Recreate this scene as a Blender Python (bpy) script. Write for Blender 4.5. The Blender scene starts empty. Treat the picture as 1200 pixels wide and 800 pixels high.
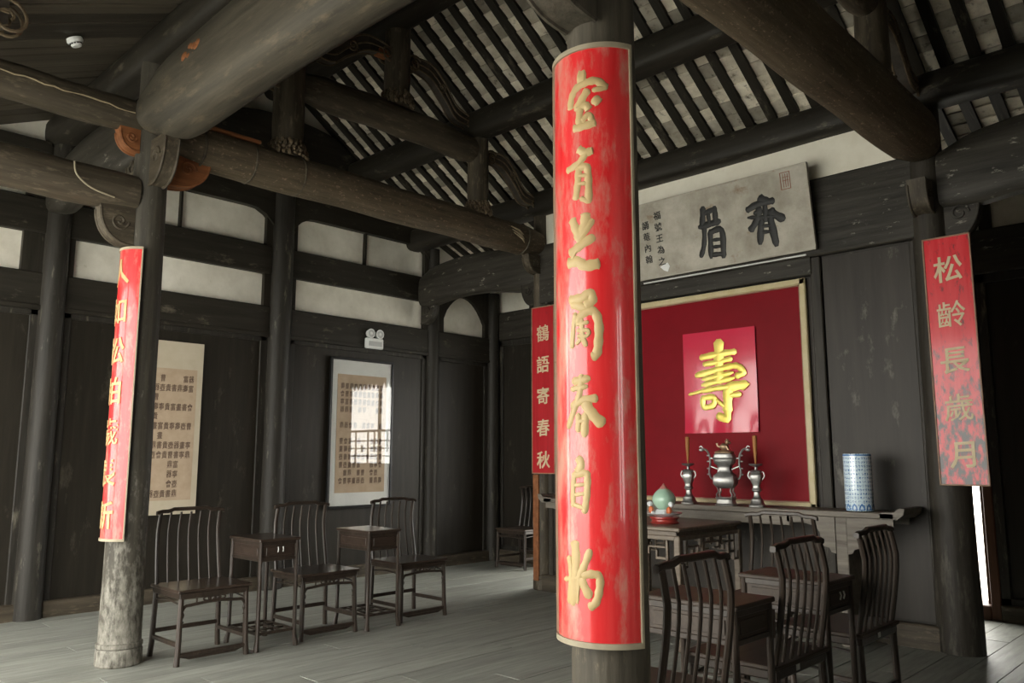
import bpy, bmesh, math, random
from mathutils import Vector, Matrix
random.seed(7)
PI = math.pi
SC = bpy.context.scene
COL = SC.collection

# ---------------------------------------------------------------- camera
cam_d = bpy.data.cameras.new('camera'); cam = bpy.data.objects.new('camera', cam_d); COL.objects.link(cam)
cam_d.sensor_width = 36; cam_d.lens = 28.2; cam_d.clip_start = 0.05; cam_d.clip_end = 200
cam.location = (0, 0, 1.4)
cam.rotation_euler = (math.radians(90 + 8.25), 0, math.radians(43.9))
SC.camera = cam
# ---------------------------------------------------------------- sky
w = bpy.data.worlds.new('overcast'); SC.world = w; w.use_nodes = True
bg = w.node_tree.nodes['Background']
bg.inputs[0].default_value = (1.0, 0.975, 0.905, 1); bg.inputs[1].default_value = 5.0
# daylight guides for the open front and the two rear doorways (portals only steer sampling)
def portal(name, loc, rot, sx, sy):
    l = bpy.data.lights.new(name, 'AREA'); l.shape = 'RECTANGLE'; l.size = sx; l.size_y = sy
    l.cycles.is_portal = True
    o = bpy.data.objects.new(name, l); COL.objects.link(o); o.location = loc; o.rotation_euler = rot
portal('front_daylight', (-5.0, -0.64, 1.6), (PI/2, 0, PI), 6.5, 3.2)
portal('side_daylight', (.9, 1.3, 1.7), (0, PI/2, 0), 1.4, .6)
portal('rear_daylight', (-5.48, 8.45, 1.45), (PI/2, 0, 0), 2.75, 2.85)
portal('rear_daylight', (-2.61, 8.45, 1.3), (PI/2, 0, 0), 1.35, 2.6)
SC.view_settings.view_transform = 'Standard'; SC.view_settings.look = 'None'
SC.view_settings.gamma = 1; SC.view_settings.use_curve_mapping = False
SC.view_settings.exposure = 1.0
SC.cycles.max_bounces = 9; SC.cycles.diffuse_bounces = 7; SC.cycles.glossy_bounces = 3
SC.cycles.sample_clamp_indirect = 6

# ---------------------------------------------------------------- materials
def rgb(c): return (c[0], c[1], c[2], 1)
def mat(name, c1, c2, rough=.5, sc=4, grain=None, bump=.15, wear=None, wear_amt=.5, wear_sc=6, isl=0, spec=.28, coat=0, metal=0, objrand=0, wear_z=None, soft=.12, wear_x=None, wg=.4):
    m = bpy.data.materials.new(name); m.use_nodes = True
    nt = m.node_tree; N = nt.nodes; L = nt.links
    b = N['Principled BSDF']
    tc = N.new('ShaderNodeTexCoord'); oi = N.new('ShaderNodeObjectInfo')
    add = N.new('ShaderNodeVectorMath'); add.operation = 'ADD'
    mul = N.new('ShaderNodeMath'); mul.operation = 'MULTIPLY'; mul.inputs[1].default_value = 37.0
    L.new(oi.outputs['Random'], mul.inputs[0]); L.new(tc.outputs['Object'], add.inputs[0]); L.new(mul.outputs[0], add.inputs[1])
    mp = N.new('ShaderNodeMapping'); L.new(add.outputs[0], mp.inputs[0])
    s = {'x': (.12, 1.6, 1.6), 'y': (1.6, .12, 1.6), 'z': (1.6, 1.6, .12), None: (1, 1, 1)}[grain]
    mp.inputs['Scale'].default_value = s
    n1 = N.new('ShaderNodeTexNoise'); n1.inputs['Scale'].default_value = sc * (3 if grain else 1); n1.inputs['Detail'].default_value = 8; n1.inputs['Roughness'].default_value = .65
    L.new(mp.outputs[0], n1.inputs['Vector'])
    r1 = N.new('ShaderNodeValToRGB'); r1.color_ramp.elements[0].position = .3; r1.color_ramp.elements[1].position = .72
    r1.color_ramp.elements[0].color = rgb(c1); r1.color_ramp.elements[1].color = rgb(c2)
    L.new(n1.outputs[0], r1.inputs[0])
    out = r1.outputs[0]
    if wear is not None:
        n2 = N.new('ShaderNodeTexNoise'); n2.inputs['Scale'].default_value = wear_sc; n2.inputs['Detail'].default_value = 10; n2.inputs['Roughness'].default_value = .7
        mp2 = N.new('ShaderNodeMapping'); mp2.inputs['Scale'].default_value = {'x': (wg, 1, 1), 'y': (1, wg, 1), 'z': (1, 1, wg), None: (1, 1, 1)}[grain]
        L.new(add.outputs[0], mp2.inputs[0]); L.new(mp2.outputs[0], n2.inputs['Vector'])
        r2 = N.new('ShaderNodeMapRange'); r2.inputs[1].default_value = 1 - wear_amt; r2.inputs[2].default_value = 1 - wear_amt + soft
        r2.clamp = True
        src = n2.outputs[0]
        if wear_z:                                   # wear that gathers at one height of the piece: (z0, z1, gain)
            sp = N.new('ShaderNodeSeparateXYZ'); L.new(tc.outputs['Object'], sp.inputs[0])
            mz = N.new('ShaderNodeMapRange'); mz.inputs[1].default_value = wear_z[0]; mz.inputs[2].default_value = wear_z[1]
            mz.inputs[3].default_value = 0; mz.inputs[4].default_value = wear_z[2]; L.new(sp.outputs[2], mz.inputs[0])
            ad = N.new('ShaderNodeMath'); L.new(n2.outputs[0], ad.inputs[0]); L.new(mz.outputs[0], ad.inputs[1]); src = ad.outputs[0]
        if wear_x:
            sp = N.new('ShaderNodeSeparateXYZ'); L.new(tc.outputs['Object'], sp.inputs[0])
            mz = N.new('ShaderNodeMapRange'); mz.inputs[1].default_value = wear_x[0]; mz.inputs[2].default_value = wear_x[1]
            mz.inputs[3].default_value = 0; mz.inputs[4].default_value = wear_x[2]; L.new(sp.outputs[0], mz.inputs[0])
            ad = N.new('ShaderNodeMath'); L.new(src, ad.inputs[0]); L.new(mz.outputs[0], ad.inputs[1]); src = ad.outputs[0]
        L.new(src, r2.inputs[0])
        mx = N.new('ShaderNodeMixRGB'); L.new(r2.outputs[0], mx.inputs[0]); L.new(out, mx.inputs[1]); mx.inputs[2].default_value = rgb(wear)
        out = mx.outputs[0]
    if isl or objrand:
        g = N.new('ShaderNodeNewGeometry'); mr = N.new('ShaderNodeMapRange')
        v = isl or objrand
        mr.inputs[3].default_value = 1 - v; mr.inputs[4].default_value = 1 + v
        L.new(g.outputs['Random Per Island'] if isl else oi.outputs['Random'], mr.inputs[0])
        if isl:
            a2 = N.new('ShaderNodeMath'); L.new(g.outputs['Random Per Island'], a2.inputs[0]); L.new(oi.outputs['Random'], a2.inputs[1])
            fr = N.new('ShaderNodeMath'); fr.operation = 'FRACT'; L.new(a2.outputs[0], fr.inputs[0]); L.new(fr.outputs[0], mr.inputs[0])
        hs = N.new('ShaderNodeHueSaturation'); L.new(mr.outputs[0], hs.inputs['Value']); L.new(out, hs.inputs['Color']); out = hs.outputs[0]
    L.new(out, b.inputs['Base Color'])
    b.inputs['Roughness'].default_value = rough; b.inputs['Metallic'].default_value = metal
    b.inputs['Specular IOR Level'].default_value = spec; b.inputs['Coat Weight'].default_value = coat; b.inputs['Coat Roughness'].default_value = .08
    if bump:
        bp = N.new('ShaderNodeBump'); bp.inputs['Strength'].default_value = bump; bp.inputs['Distance'].default_value = .01
        L.new(n1.outputs[0], bp.inputs['Height']); L.new(bp.outputs[0], b.inputs['Normal'])
    return m
M = {}
DK1, DK2 = (.0125, .0105, .0072), (.030, .0262, .0195)
for ax in 'xyz':
    M['dark_' + ax] = mat('black_painted_wood_' + ax, DK1, DK2, .55, 4, ax, .3, (.11, .095, .07), .42, 9)
    M['beam_' + ax] = mat('old_brown_timber_' + ax, (.030, .024, .016), (.092, .075, .052), .6, 3, ax, .6, (.20, .165, .115), .46, 26, wg=.25, soft=.25)
M['cross_beam'] = mat('grey_brown_cross_beam', (.026, .0235, .018), (.085, .073, .053), .6, 2.2, 'x', .7, (.16, .125, .08), .45, 12, wg=.25, soft=.25)
M['rough_beam'] = mat('rough_chipped_timber', (.045, .034, .021), (.125, .097, .062), .7, 5, 'y', .9, (.28, .2, .14), .43, 45, wg=.5)
M['lintel'] = mat('dark_lintel_flaking', DK1, (.05, .045, .036), .55, 4, 'x', .4, (.36, .34, .29), .395, 17)
M['pillar'] = mat('weathered_pillar', (.027, .024, .018), (.08, .072, .056), .6, 4, 'z', .6, (.31, .295, .25), .40, 26, wear_z=(1.5, .1, .26), soft=.34)
M['pillar2'] = mat('weathered_brown_pillar', (.036, .031, .022), (.11, .097, .073), .6, 4, 'z', .6, (.28, .23, .15), .36, 22, wear_z=(1.6, .1, .14), soft=.3)
M['darkpillar'] = mat('dark_pillar', (.016, .0132, .01), (.044, .038, .029), .55, 4, 'z', .6, (.13, .12, .095), .42, 18, wear_z=(1.2, 0, .1), wg=.2, soft=.3)
M['wallpost'] = mat('wall_post_wood', (.013, .0113, .0088), (.034, .0305, .0245), .55, 4, 'z', .5, (.12, .11, .085), .42, 14, wg=.2)
M['panel'] = mat('dark_panel_board', (.0115, .0092, .0063), (.0235, .0198, .014), .5, 3, 'z', .2, (.062, .054, .04), .40, 6)
M['screen_panel'] = mat('dark_scuffed_panel', (.021, .0172, .0135), (.041, .0345, .0275), .5, 2, 'z', .2, (.12, .11, .09), .415, 7)
M['plaster'] = mat('old_lime_plaster', (.60, .57, .48), (.82, .79, .70), .9, 3, None, .3, (.36, .31, .2), .36, 9)
M['plaster_cream'] = mat('cream_lime_plaster', (.72, .68, .56), (.88, .85, .74), .9, 3, None, .3, (.6, .56, .42), .42, 6, soft=.3)
M['orange'] = mat('raw_orange_timber', (.14, .05, .018), (.27, .105, .04), .6, 5, 'y', .3)
M['tile'] = mat('grey_roof_tile', (.36, .32, .25), (.66, .61, .51), .85, 7, None, .4, (.13, .115, .085), .43, 12, isl=.5)
M['light_seal'] = mat('roof_light_seal', (.05, .045, .04), (.08, .075, .07), .9)
M['ceil_board'] = mat('brown_ceiling_board', (.034, .028, .02), (.075, .063, .046), .6, 4, 'y', .3, objrand=.35)
M['floor'] = mat('worn_grey_floorboard', (.195, .20, .175), (.345, .355, .315), .5, 5, 'y', .3, (.40, .41, .37), .42, 9, soft=.3, wg=.15, objrand=.1)
M['joint'] = mat('floor_bed', (.03, .03, .027), (.05, .05, .045), .9)
M['furn'] = mat('dark_rosewood', (.022, .016, .012), (.052, .038, .029), .34, 5, 'z', .1, (.09, .07, .06), .34, 10, coat=.12)
M['furn_x'] = mat('dark_rosewood_top', (.03, .02, .015), (.06, .042, .032), .3, 5, 'x', .05, coat=.4)
M['furn_dull'] = mat('dusty_rosewood_top', (.032, .023, .017), (.065, .048, .036), .5, 5, 'x', .06)
M['altar'] = mat('dusty_altar_wood', (.085, .073, .058), (.22, .195, .16), .5, 5, 'x', .2, (.2, .19, .17), .38, 9)
M['table8'] = mat('carved_table_wood', (.08, .06, .042), (.19, .15, .11), .4, 5, 'x', .15, coat=.15)
M['red'] = mat('red_lacquer_worn', (.60, .010, .014), (.68, .045, .045), .34, 5, 'z', .12, (.50, .25, .19), .49, 12, coat=.6, soft=.22, wear_x=(.02, -.14, .12), wg=.3)
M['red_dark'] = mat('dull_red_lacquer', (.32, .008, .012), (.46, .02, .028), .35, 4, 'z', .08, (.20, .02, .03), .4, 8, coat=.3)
M['red_flaked'] = mat('flaked_red_lacquer', (.58, .01, .02), (.68, .05, .06), .3, 5, 'z', .1, (.055, .035, .035), .44, 22, coat=.2, wear_z=(2.3, 1.65, .13))
M['red_board'] = mat('crimson_cloth_board', (.17, .0015, .006), (.215, .0025, .009), .5, 2, None, .02, spec=.12)
M['poster'] = mat('glossy_red_poster', (.58, .022, .06), (.64, .03, .075), .16, 2, None, .05, coat=.6)
M['gold'] = mat('dull_gold_paint', (.42, .30, .14), (.54, .41, .20), .45, 6, None, .1, (.42, .33, .2), .36, 20)
M['gold_bright'] = mat('bright_gold', (.78, .60, .10), (.90, .76, .22), .3, 5, None, 0, metal=.35)
M['gold_pale'] = mat('pale_gold_paint', (.55, .44, .27), (.66, .55, .36), .5, 8, None, .1)
M['trim_tan'] = mat('tan_frame_paint', (.25, .215, .15), (.40, .35, .25), .5, 6, None, .15, (.2, .14, .08), .36, 14)
M['trim_gold'] = mat('gilt_frame', (.46, .38, .20), (.58, .50, .32), .4, 6, None, .1)
M['trim_rust'] = mat('rusty_frame', (.22, .11, .07), (.36, .24, .16), .5, 8, None, .15)
M['plaque'] = mat('grey_plaque_board', (.27, .245, .195), (.52, .49, .42), .7, 4, None, .3, (.24, .17, .11), .42, 5)
M['ink'] = mat('black_ink', (.012, .012, .012), (.03, .03, .028), .5, 6, None, .1)
M['ink_brown'] = mat('brown_ink', (.09, .055, .04), (.12, .08, .06), .8, 6, None, 0)
M['seal_red'] = mat('faded_seal_red', (.25, .1, .07), (.3, .14, .1), .7, 6, None, 0)
M['paper'] = mat('buff_paper', (.42, .32, .22), (.50, .39, .28), .8, 12, None, .03)
M['paper_pale'] = mat('pale_mount_paper', (.48, .42, .31), (.54, .48, .37), .8, 6, None, .02)
M['mat_white'] = mat('white_mount', (.62, .63, .60), (.68, .69, .66), .7, 6, None, 0)
M['white'] = mat('white_plastic', (.72, .73, .72), (.78, .79, .78), .4, 6, None, 0)
M['lamp_lens'] = mat('grey_lens', (.45, .46, .46), (.55, .56, .56), .15, 6, None, 0)
M['black'] = mat('black_edge', (.01, .01, .01), (.016, .016, .016), .3, 6, None, 0)
M['pewter'] = mat('pewter', (.20, .195, .185), (.40, .395, .38), .38, 9, None, .2, metal=.75)
M['bronze'] = mat('brassy_bronze', (.22, .14, .08), (.42, .30, .2), .4, 12, None, .2, metal=.6)
M['candle'] = mat('brown_wax', (.30, .12, .035), (.42, .19, .06), .5, 8, 'z', .1)
M['celadon'] = mat('celadon_glaze', (.30, .48, .36), (.42, .58, .46), .2, 4, None, 0, coat=.6)
M['pink'] = mat('pink_glaze', (.45, .16, .14), (.55, .24, .2), .3, 4, None, 0, coat=.4)
M['porcelain'] = mat('white_porcelain', (.62, .66, .68), (.72, .75, .77), .2, 4, None, 0, coat=.6)
M['stand_red'] = mat('red_wood_stand', (.26, .03, .025), (.36, .05, .04), .3, 4, None, 0, coat=.4)
M['orange_red'] = mat('orange_glaze', (.5, .12, .04), (.6, .16, .06), .3, 4, None, 0)
M['stone'] = mat('courtyard_stone', (.55, .55, .51), (.70, .70, .66), .8, 1.5, None, .2)
M['brown_door'] = mat('brown_door_wood', (.07, .03, .017), (.12, .055, .03), .5, 4, 'z', .2)
M['carve'] = mat('carved_dark_timber', (.028, .024, .02), (.085, .072, .058), .5, 8, None, .3)
M['carve_gilt'] = mat('carved_worn_gilt', (.05, .035, .02), (.16, .12, .075), .5, 20, None, .3, (.28, .22, .15), .4, 30)
M['raw_split'] = mat('pale_split_wood', (.30, .24, .15), (.42, .35, .23), .7, 8, 'x', .2)
M['glass'] = bpy.data.materials.new('picture_glass'); M['glass'].use_nodes = True
_n = M['glass'].node_tree; _n.nodes.clear()
_o = _n.nodes.new('ShaderNodeOutputMaterial'); _m = _n.nodes.new('ShaderNodeMixShader'); _t = _n.nodes.new('ShaderNodeBsdfTransparent'); _g = _n.nodes.new('ShaderNodeBsdfGlossy'); _g.inputs['Roughness'].default_value = .01
_f = _n.nodes.new('ShaderNodeLayerWeight'); _p = _n.nodes.new('ShaderNodeMath'); _p.operation = 'POWER'; _p.inputs[1].default_value = 4.0; _n.links.new(_f.outputs['Facing'], _p.inputs[0])
_a = _n.nodes.new('ShaderNodeMath'); _a.operation = 'MULTIPLY_ADD'; _a.inputs[1].default_value = .7; _a.inputs[2].default_value = .045; _n.links.new(_p.outputs[0], _a.inputs[0])
_n.links.new(_a.outputs[0], _m.inputs[0]); _n.links.new(_t.outputs[0], _m.inputs[1]); _n.links.new(_g.outputs[0], _m.inputs[2]); _n.links.new(_m.outputs[0], _o.inputs[0])
# blue and white porcelain covered with rows of small characters
def _vase_mat():
    m = bpy.data.materials.new('blue_white_porcelain'); m.use_nodes = True; nt = m.node_tree; N = nt.nodes; L = nt.links
    b = N['Principled BSDF']; b.inputs['Roughness'].default_value = .2; b.inputs['Coat Weight'].default_value = .5
    tc = N.new('ShaderNodeTexCoord'); sp = N.new('ShaderNodeSeparateXYZ'); L.new(tc.outputs['Object'], sp.inputs[0])
    at = N.new('ShaderNodeMath'); at.operation = 'ARCTAN2'; L.new(sp.outputs[0], at.inputs[0]); L.new(sp.outputs[1], at.inputs[1])
    cb = N.new('ShaderNodeCombineXYZ'); L.new(at.outputs[0], cb.inputs[0]); L.new(sp.outputs[2], cb.inputs[1])
    mp = N.new('ShaderNodeMapping'); mp.inputs['Scale'].default_value = (5.1, 34, 1); L.new(cb.outputs[0], mp.inputs[0])
    br = N.new('ShaderNodeTexBrick'); br.offset = 0; br.inputs['Scale'].default_value = 1; br.inputs['Brick Width'].default_value = 1; br.inputs['Row Height'].default_value = 1
    br.inputs['Mortar Size'].default_value = .2; br.inputs['Mortar Smooth'].default_value = .3
    L.new(mp.outputs[0], br.inputs['Vector'])
    n = N.new('ShaderNodeTexNoise'); n.inputs['Scale'].default_value = 130; L.new(tc.outputs['Object'], n.inputs['Vector'])
    r = N.new('ShaderNodeValToRGB'); r.color_ramp.elements[0].position = .47; r.color_ramp.elements[1].position = .53
    r.color_ramp.elements[0].color = (.09, .20, .42, 1); r.color_ramp.elements[1].color = (.62, .76, .84, 1); L.new(n.outputs[0], r.inputs[0])
    mx = N.new('ShaderNodeMixRGB'); L.new(br.outputs['Fac'], mx.inputs[0]); L.new(r.outputs[0], mx.inputs[1]); mx.inputs[2].default_value = (.66, .79, .86, 1)
    L.new(mx.outputs[0], b.inputs['Base Color']); return m
M['vase'] = _vase_mat()
M['blue'] = mat('cobalt_glaze', (.04, .14, .40), (.08, .22, .5), .2, 8, None, 0, coat=.5)

# ---------------------------------------------------------------- mesh tools
class MB:
    def __init__(s): s.v = []; s.f = []
    def add(s, vs, fs):
        n = len(s.v); s.v += [tuple(p) for p in vs]; s.f += [tuple(i + n for i in f) for f in fs]; return s
    def box(s, x0, x1, y0, y1, z0, z1, c=0.0, mt=None):
        hx, hy, hz = (x1 - x0) / 2, (y1 - y0) / 2, (z1 - z0) / 2; cx, cy, cz = (x0 + x1) / 2, (y0 + y1) / 2, (z0 + z1) / 2
        c = min(c, hx * .45, hy * .45, hz * .45)
        if c <= 0:
            vs = [(a, b, d) for a in (-hx, hx) for b in (-hy, hy) for d in (-hz, hz)]
            fs = [(0, 1, 3, 2), (4, 6, 7, 5), (0, 4, 5, 1), (2, 3, 7, 6), (0, 2, 6, 4), (1, 5, 7, 3)]
        else:
            bm = bmesh.new(); bmesh.ops.create_cube(bm, size=1)
            for v in bm.verts: v.co = (v.co.x * 2 * hx, v.co.y * 2 * hy, v.co.z * 2 * hz)
            bmesh.ops.bevel(bm, geom=bm.edges[:], offset=c, segments=1, affect='EDGES')
            vs = [v.co[:] for v in bm.verts]; bm.verts.index_update(); fs = [[v.index for v in f.verts] for f in bm.faces]; bm.free()
        vs = [Vector((p[0] + cx, p[1] + cy, p[2] + cz)) for p in vs]
        if mt: vs = [mt @ p for p in vs]
        return s.add(vs, fs)
    def rings(s, rings, cap=True, close=False):
        n = len(rings[0]); vs = [p for r in rings for p in r]; fs = []
        m = len(rings)
        for i in range(m if close else m - 1):
            j = (i + 1) % m
            for k in range(n):
                l = (k + 1) % n; fs.append((i * n + k, i * n + l, j * n + l, j * n + k))
        if cap and not close: fs.append(tuple(range(n))[::-1]); fs.append(tuple((m - 1) * n + k for k in range(n)))
        return s.add(vs, fs)
    def tube(s, path, r, n=8, close=False, flat=None):
        P = [Vector(p) for p in path]; m = len(P)
        R = r if isinstance(r, (list, tuple)) else [r] * m
        ref = None; rings = []
        for i, p in enumerate(P):
            if close: t = P[(i + 1) % m] - P[i - 1]
            else: t = P[min(i + 1, m - 1)] - P[max(i - 1, 0)]
            t.normalize()
            if ref is None:
                ref = Vector((0, 0, 1)) if abs(t.z) < .9 else Vector((1, 0, 0))
                if flat: ref = Vector(flat)
            a = ref - t * ref.dot(t)
            if a.length < 1e-5: a = t.orthogonal()
            a.normalize(); b = t.cross(a); ref = a if not flat else ref
            rings.append([p + (a * math.cos(2 * PI * k / n) + b * math.sin(2 * PI * k / n)) * R[i] for k in range(n)])
        return s.rings(rings, not close, close)
    def lathe(s, prof, n=16, c=(0, 0, 0), sx=1, sy=1):
        return s.rings([[(c[0] + r * sx * math.cos(2 * PI * k / n), c[1] + r * sy * math.sin(2 * PI * k / n), c[2] + z) for k in range(n)] for r, z in prof])
    def prism(s, poly, fn0, fn1):     # poly: 2D points, fn0/fn1: map (a,b) -> 3D for the two faces
        n = len(poly); a = [fn0(*p) for p in poly]; b = [fn1(*p) for p in poly]
        fs = [tuple(range(n)), tuple(range(2 * n - 1, n - 1, -1))] + [(k, n + k, n + (k + 1) % n, (k + 1) % n) for k in range(n)]
        return s.add(a + b, fs)
    def plate_y(s, poly, y0, y1): return s.prism(poly, lambda a, b: (a, y0, b), lambda a, b: (a, y1, b))     # outline in x-z
    def plate_x(s, poly, x0, x1): return s.prism(poly, lambda a, b: (x0, a, b), lambda a, b: (x1, a, b))     # outline in y-z
    def plate_z(s, poly, z0, z1): return s.prism(poly, lambda a, b: (a, b, z0), lambda a, b: (a, b, z1))
    def loft(s, ax, st, n=16, pw=2.4):  # stations (t, other, zc, hw, hh)
        rr = []
        for t, o, zc, hw, hh in st:
            r = []
            for k in range(n):
                a = 2 * PI * k / n; ca, sa = math.cos(a), math.sin(a)
                u = math.copysign(abs(ca) ** (2 / pw), ca) * hw; v = math.copysign(abs(sa) ** (2 / pw), sa) * hh
                r.append((t, o + u, zc + v) if ax == 'x' else (o + u, t, zc + v))
            rr.append(r)
        return s.rings(rr)
    def ball(s, c, r, n=8, sc=(1, 1, 1)):
        prof = [(math.sin(PI * i / 6) * r + 1e-4, -math.cos(PI * i / 6) * r * sc[2]) for i in range(7)]
        return s.lathe(prof, n, c, sc[0], sc[1])
    def build(s, name, m, parent=None, smooth=35, mesh=False):
        me = bpy.data.meshes.new(name); me.from_pydata(s.v, [], s.f)
        bm = bmesh.new(); bm.from_mesh(me); bmesh.ops.recalc_face_normals(bm, faces=bm.faces[:]); bm.to_mesh(me); bm.free()
        me.materials.append(M[m] if isinstance(m, str) else m)
        if smooth: me.shade_smooth(); me.set_sharp_from_angle(angle=math.radians(smooth))
        if mesh: return me
        return link(name, me, parent)
def link(name, me, parent=None, loc=None, rot=None, scale=None):
    o = bpy.data.objects.new(name, me); COL.objects.link(o)
    if parent: o.parent = parent
    if loc: o.location = loc
    if rot: o.rotation_euler = rot
    if scale: o.scale = scale
    return o
def thing(name, label, cat, loc=(0, 0, 0), rz=0, group=None):
    o = bpy.data.objects.new(name, None); COL.objects.link(o); o.location = loc; o.rotation_euler = (0, 0, rz); o.empty_display_size = .1
    return tag(o, label, cat, group)
def tag(o, label, cat, group=None, kind=None):
    if label: o['label'] = label
    if cat: o['category'] = cat
    if group: o['group'] = group
    if kind: o['kind'] = kind
    return o
def struct(name, label=None, cat=None):
    o = bpy.data.objects.new(name, None); COL.objects.link(o); o['kind'] = 'structure'
    if label: o['label'] = label
    if cat: o['category'] = cat
    return o
def dup(root, loc, rz, label, group=None):
    r = root.copy(); COL.objects.link(r); r.location = loc; r.rotation_euler = (0, 0, rz); r['label'] = label
    if group: r['group'] = group
    for ch in list(root.children):
        c = ch.copy(); COL.objects.link(c); c.parent = r
        for g in list(ch.children):
            d = g.copy(); COL.objects.link(d); d.parent = c
    return r
def lab(o, t): o['label'] = t; return o
def crom(P, k=5):
    if len(P) < 3:
        return [tuple(P[0][j] + (P[-1][j] - P[0][j]) * i / k for j in range(len(P[0]))) for i in range(k + 1)]
    out = []
    Q = [P[0]] + list(P) + [P[-1]]
    for i in range(1, len(Q) - 2):
        for t in range(k):
            t /= k
            out.append(tuple(.5 * (2 * Q[i][j] + (Q[i + 1][j] - Q[i - 1][j]) * t + (2 * Q[i - 1][j] - 5 * Q[i][j] + 4 * Q[i + 1][j] - Q[i + 2][j]) * t * t + (3 * Q[i][j] - Q[i - 1][j] - 3 * Q[i + 1][j] + Q[i + 2][j]) * t ** 3) for j in range(len(P[0]))))
    out.append(tuple(P[-1])); return out
# brush strokes in a (u, z) plane, mapped onto a surface by fn(u, z, height)
def strokes(mb, S, fn, h=.004, lift=0.0):
    for i, (pts, w) in enumerate(S):
        p = crom(pts, 5); m = len(p); rings = []
        ext = [tuple(p[0][j] - (p[1][j] - p[0][j]) * .9 for j in (0, 1))] + p + [tuple(p[-1][j] + (p[-1][j] - p[-2][j]) * .9 for j in (0, 1))]
        for q in range(m + 2):
            a = ext[max(q - 1, 0)]; b = ext[min(q + 1, m + 1)]
            d = Vector((b[0] - a[0], b[1] - a[1]));
            if d.length < 1e-7: d = Vector((1, 0))
            d.normalize(); nx, nz = -d.y, d.x
            ww = w * (1.0 if 0 < q < m + 1 else .45) * (1 + .1 * math.sin(q * 1.7 + i)); hh = h * (1 if 0 < q < m + 1 else .4)
            rings.append([fn(ext[q][0] + nx * ww * math.cos(2 * PI * k / 8), ext[q][1] + nz * ww * math.cos(2 * PI * k / 8), lift + hh * math.sin(2 * PI * k / 8) + i * 1e-5) for k in range(8)])
        mb.rings(rings)
# printed characters: meshes of the built-in typeface, made once for all
GL = {}
def make_glyphs(chars):
    os_ = []
    for c in sorted(set(chars)):
        cu = bpy.data.curves.new('glyph', 'FONT'); cu.body = c; cu.size = 1; cu.offset = .006 if c in '齡龄歲鶴菴翰蘭' else .013; cu.extrude = .01; cu.resolution_u = 2
        cu.align_x = 'CENTER'; cu.align_y = 'CENTER'
        o = bpy.data.objects.new('glyph', cu); COL.objects.link(o); os_.append((c, o, cu))
    bpy.context.view_layer.update(); dg = bpy.context.evaluated_depsgraph_get()
    for c, o, cu in os_:
        me = bpy.data.meshes.new_from_object(o.evaluated_get(dg)); vs = [v.co.copy() for v in me.vertices]
        cx = (min(v.x for v in vs) + max(v.x for v in vs)) / 2; cy = (min(v.y for v in vs) + max(v.y for v in vs)) / 2
        GL[c] = ([(v.x - cx, v.y - cy, v.z) for v in vs], [tuple(p.vertices) for p in me.polygons])
        bpy.data.meshes.remove(me)
    for c, o, cu in os_: bpy.data.objects.remove(o); bpy.data.curves.remove(cu)
SEAL = '壽壺曹鼎器會書畫富貴寧'
make_glyphs('人如松柏歲長新龄齡月鶴語寄春秋福號王為誦菴內翰之立' + SEAL)
def glyph(mb, c, u, z, w, h, fn, t=.002, slant=0.0):   # fn(u, z, height)
    vs, fs = GL[c]
    mb.add([fn(u + x * w + y * slant * w, z + y * h + x * .06 * h, .004 * (p > 0) * (t / .004) + .0005) for x, y, p in vs], fs)
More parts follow.
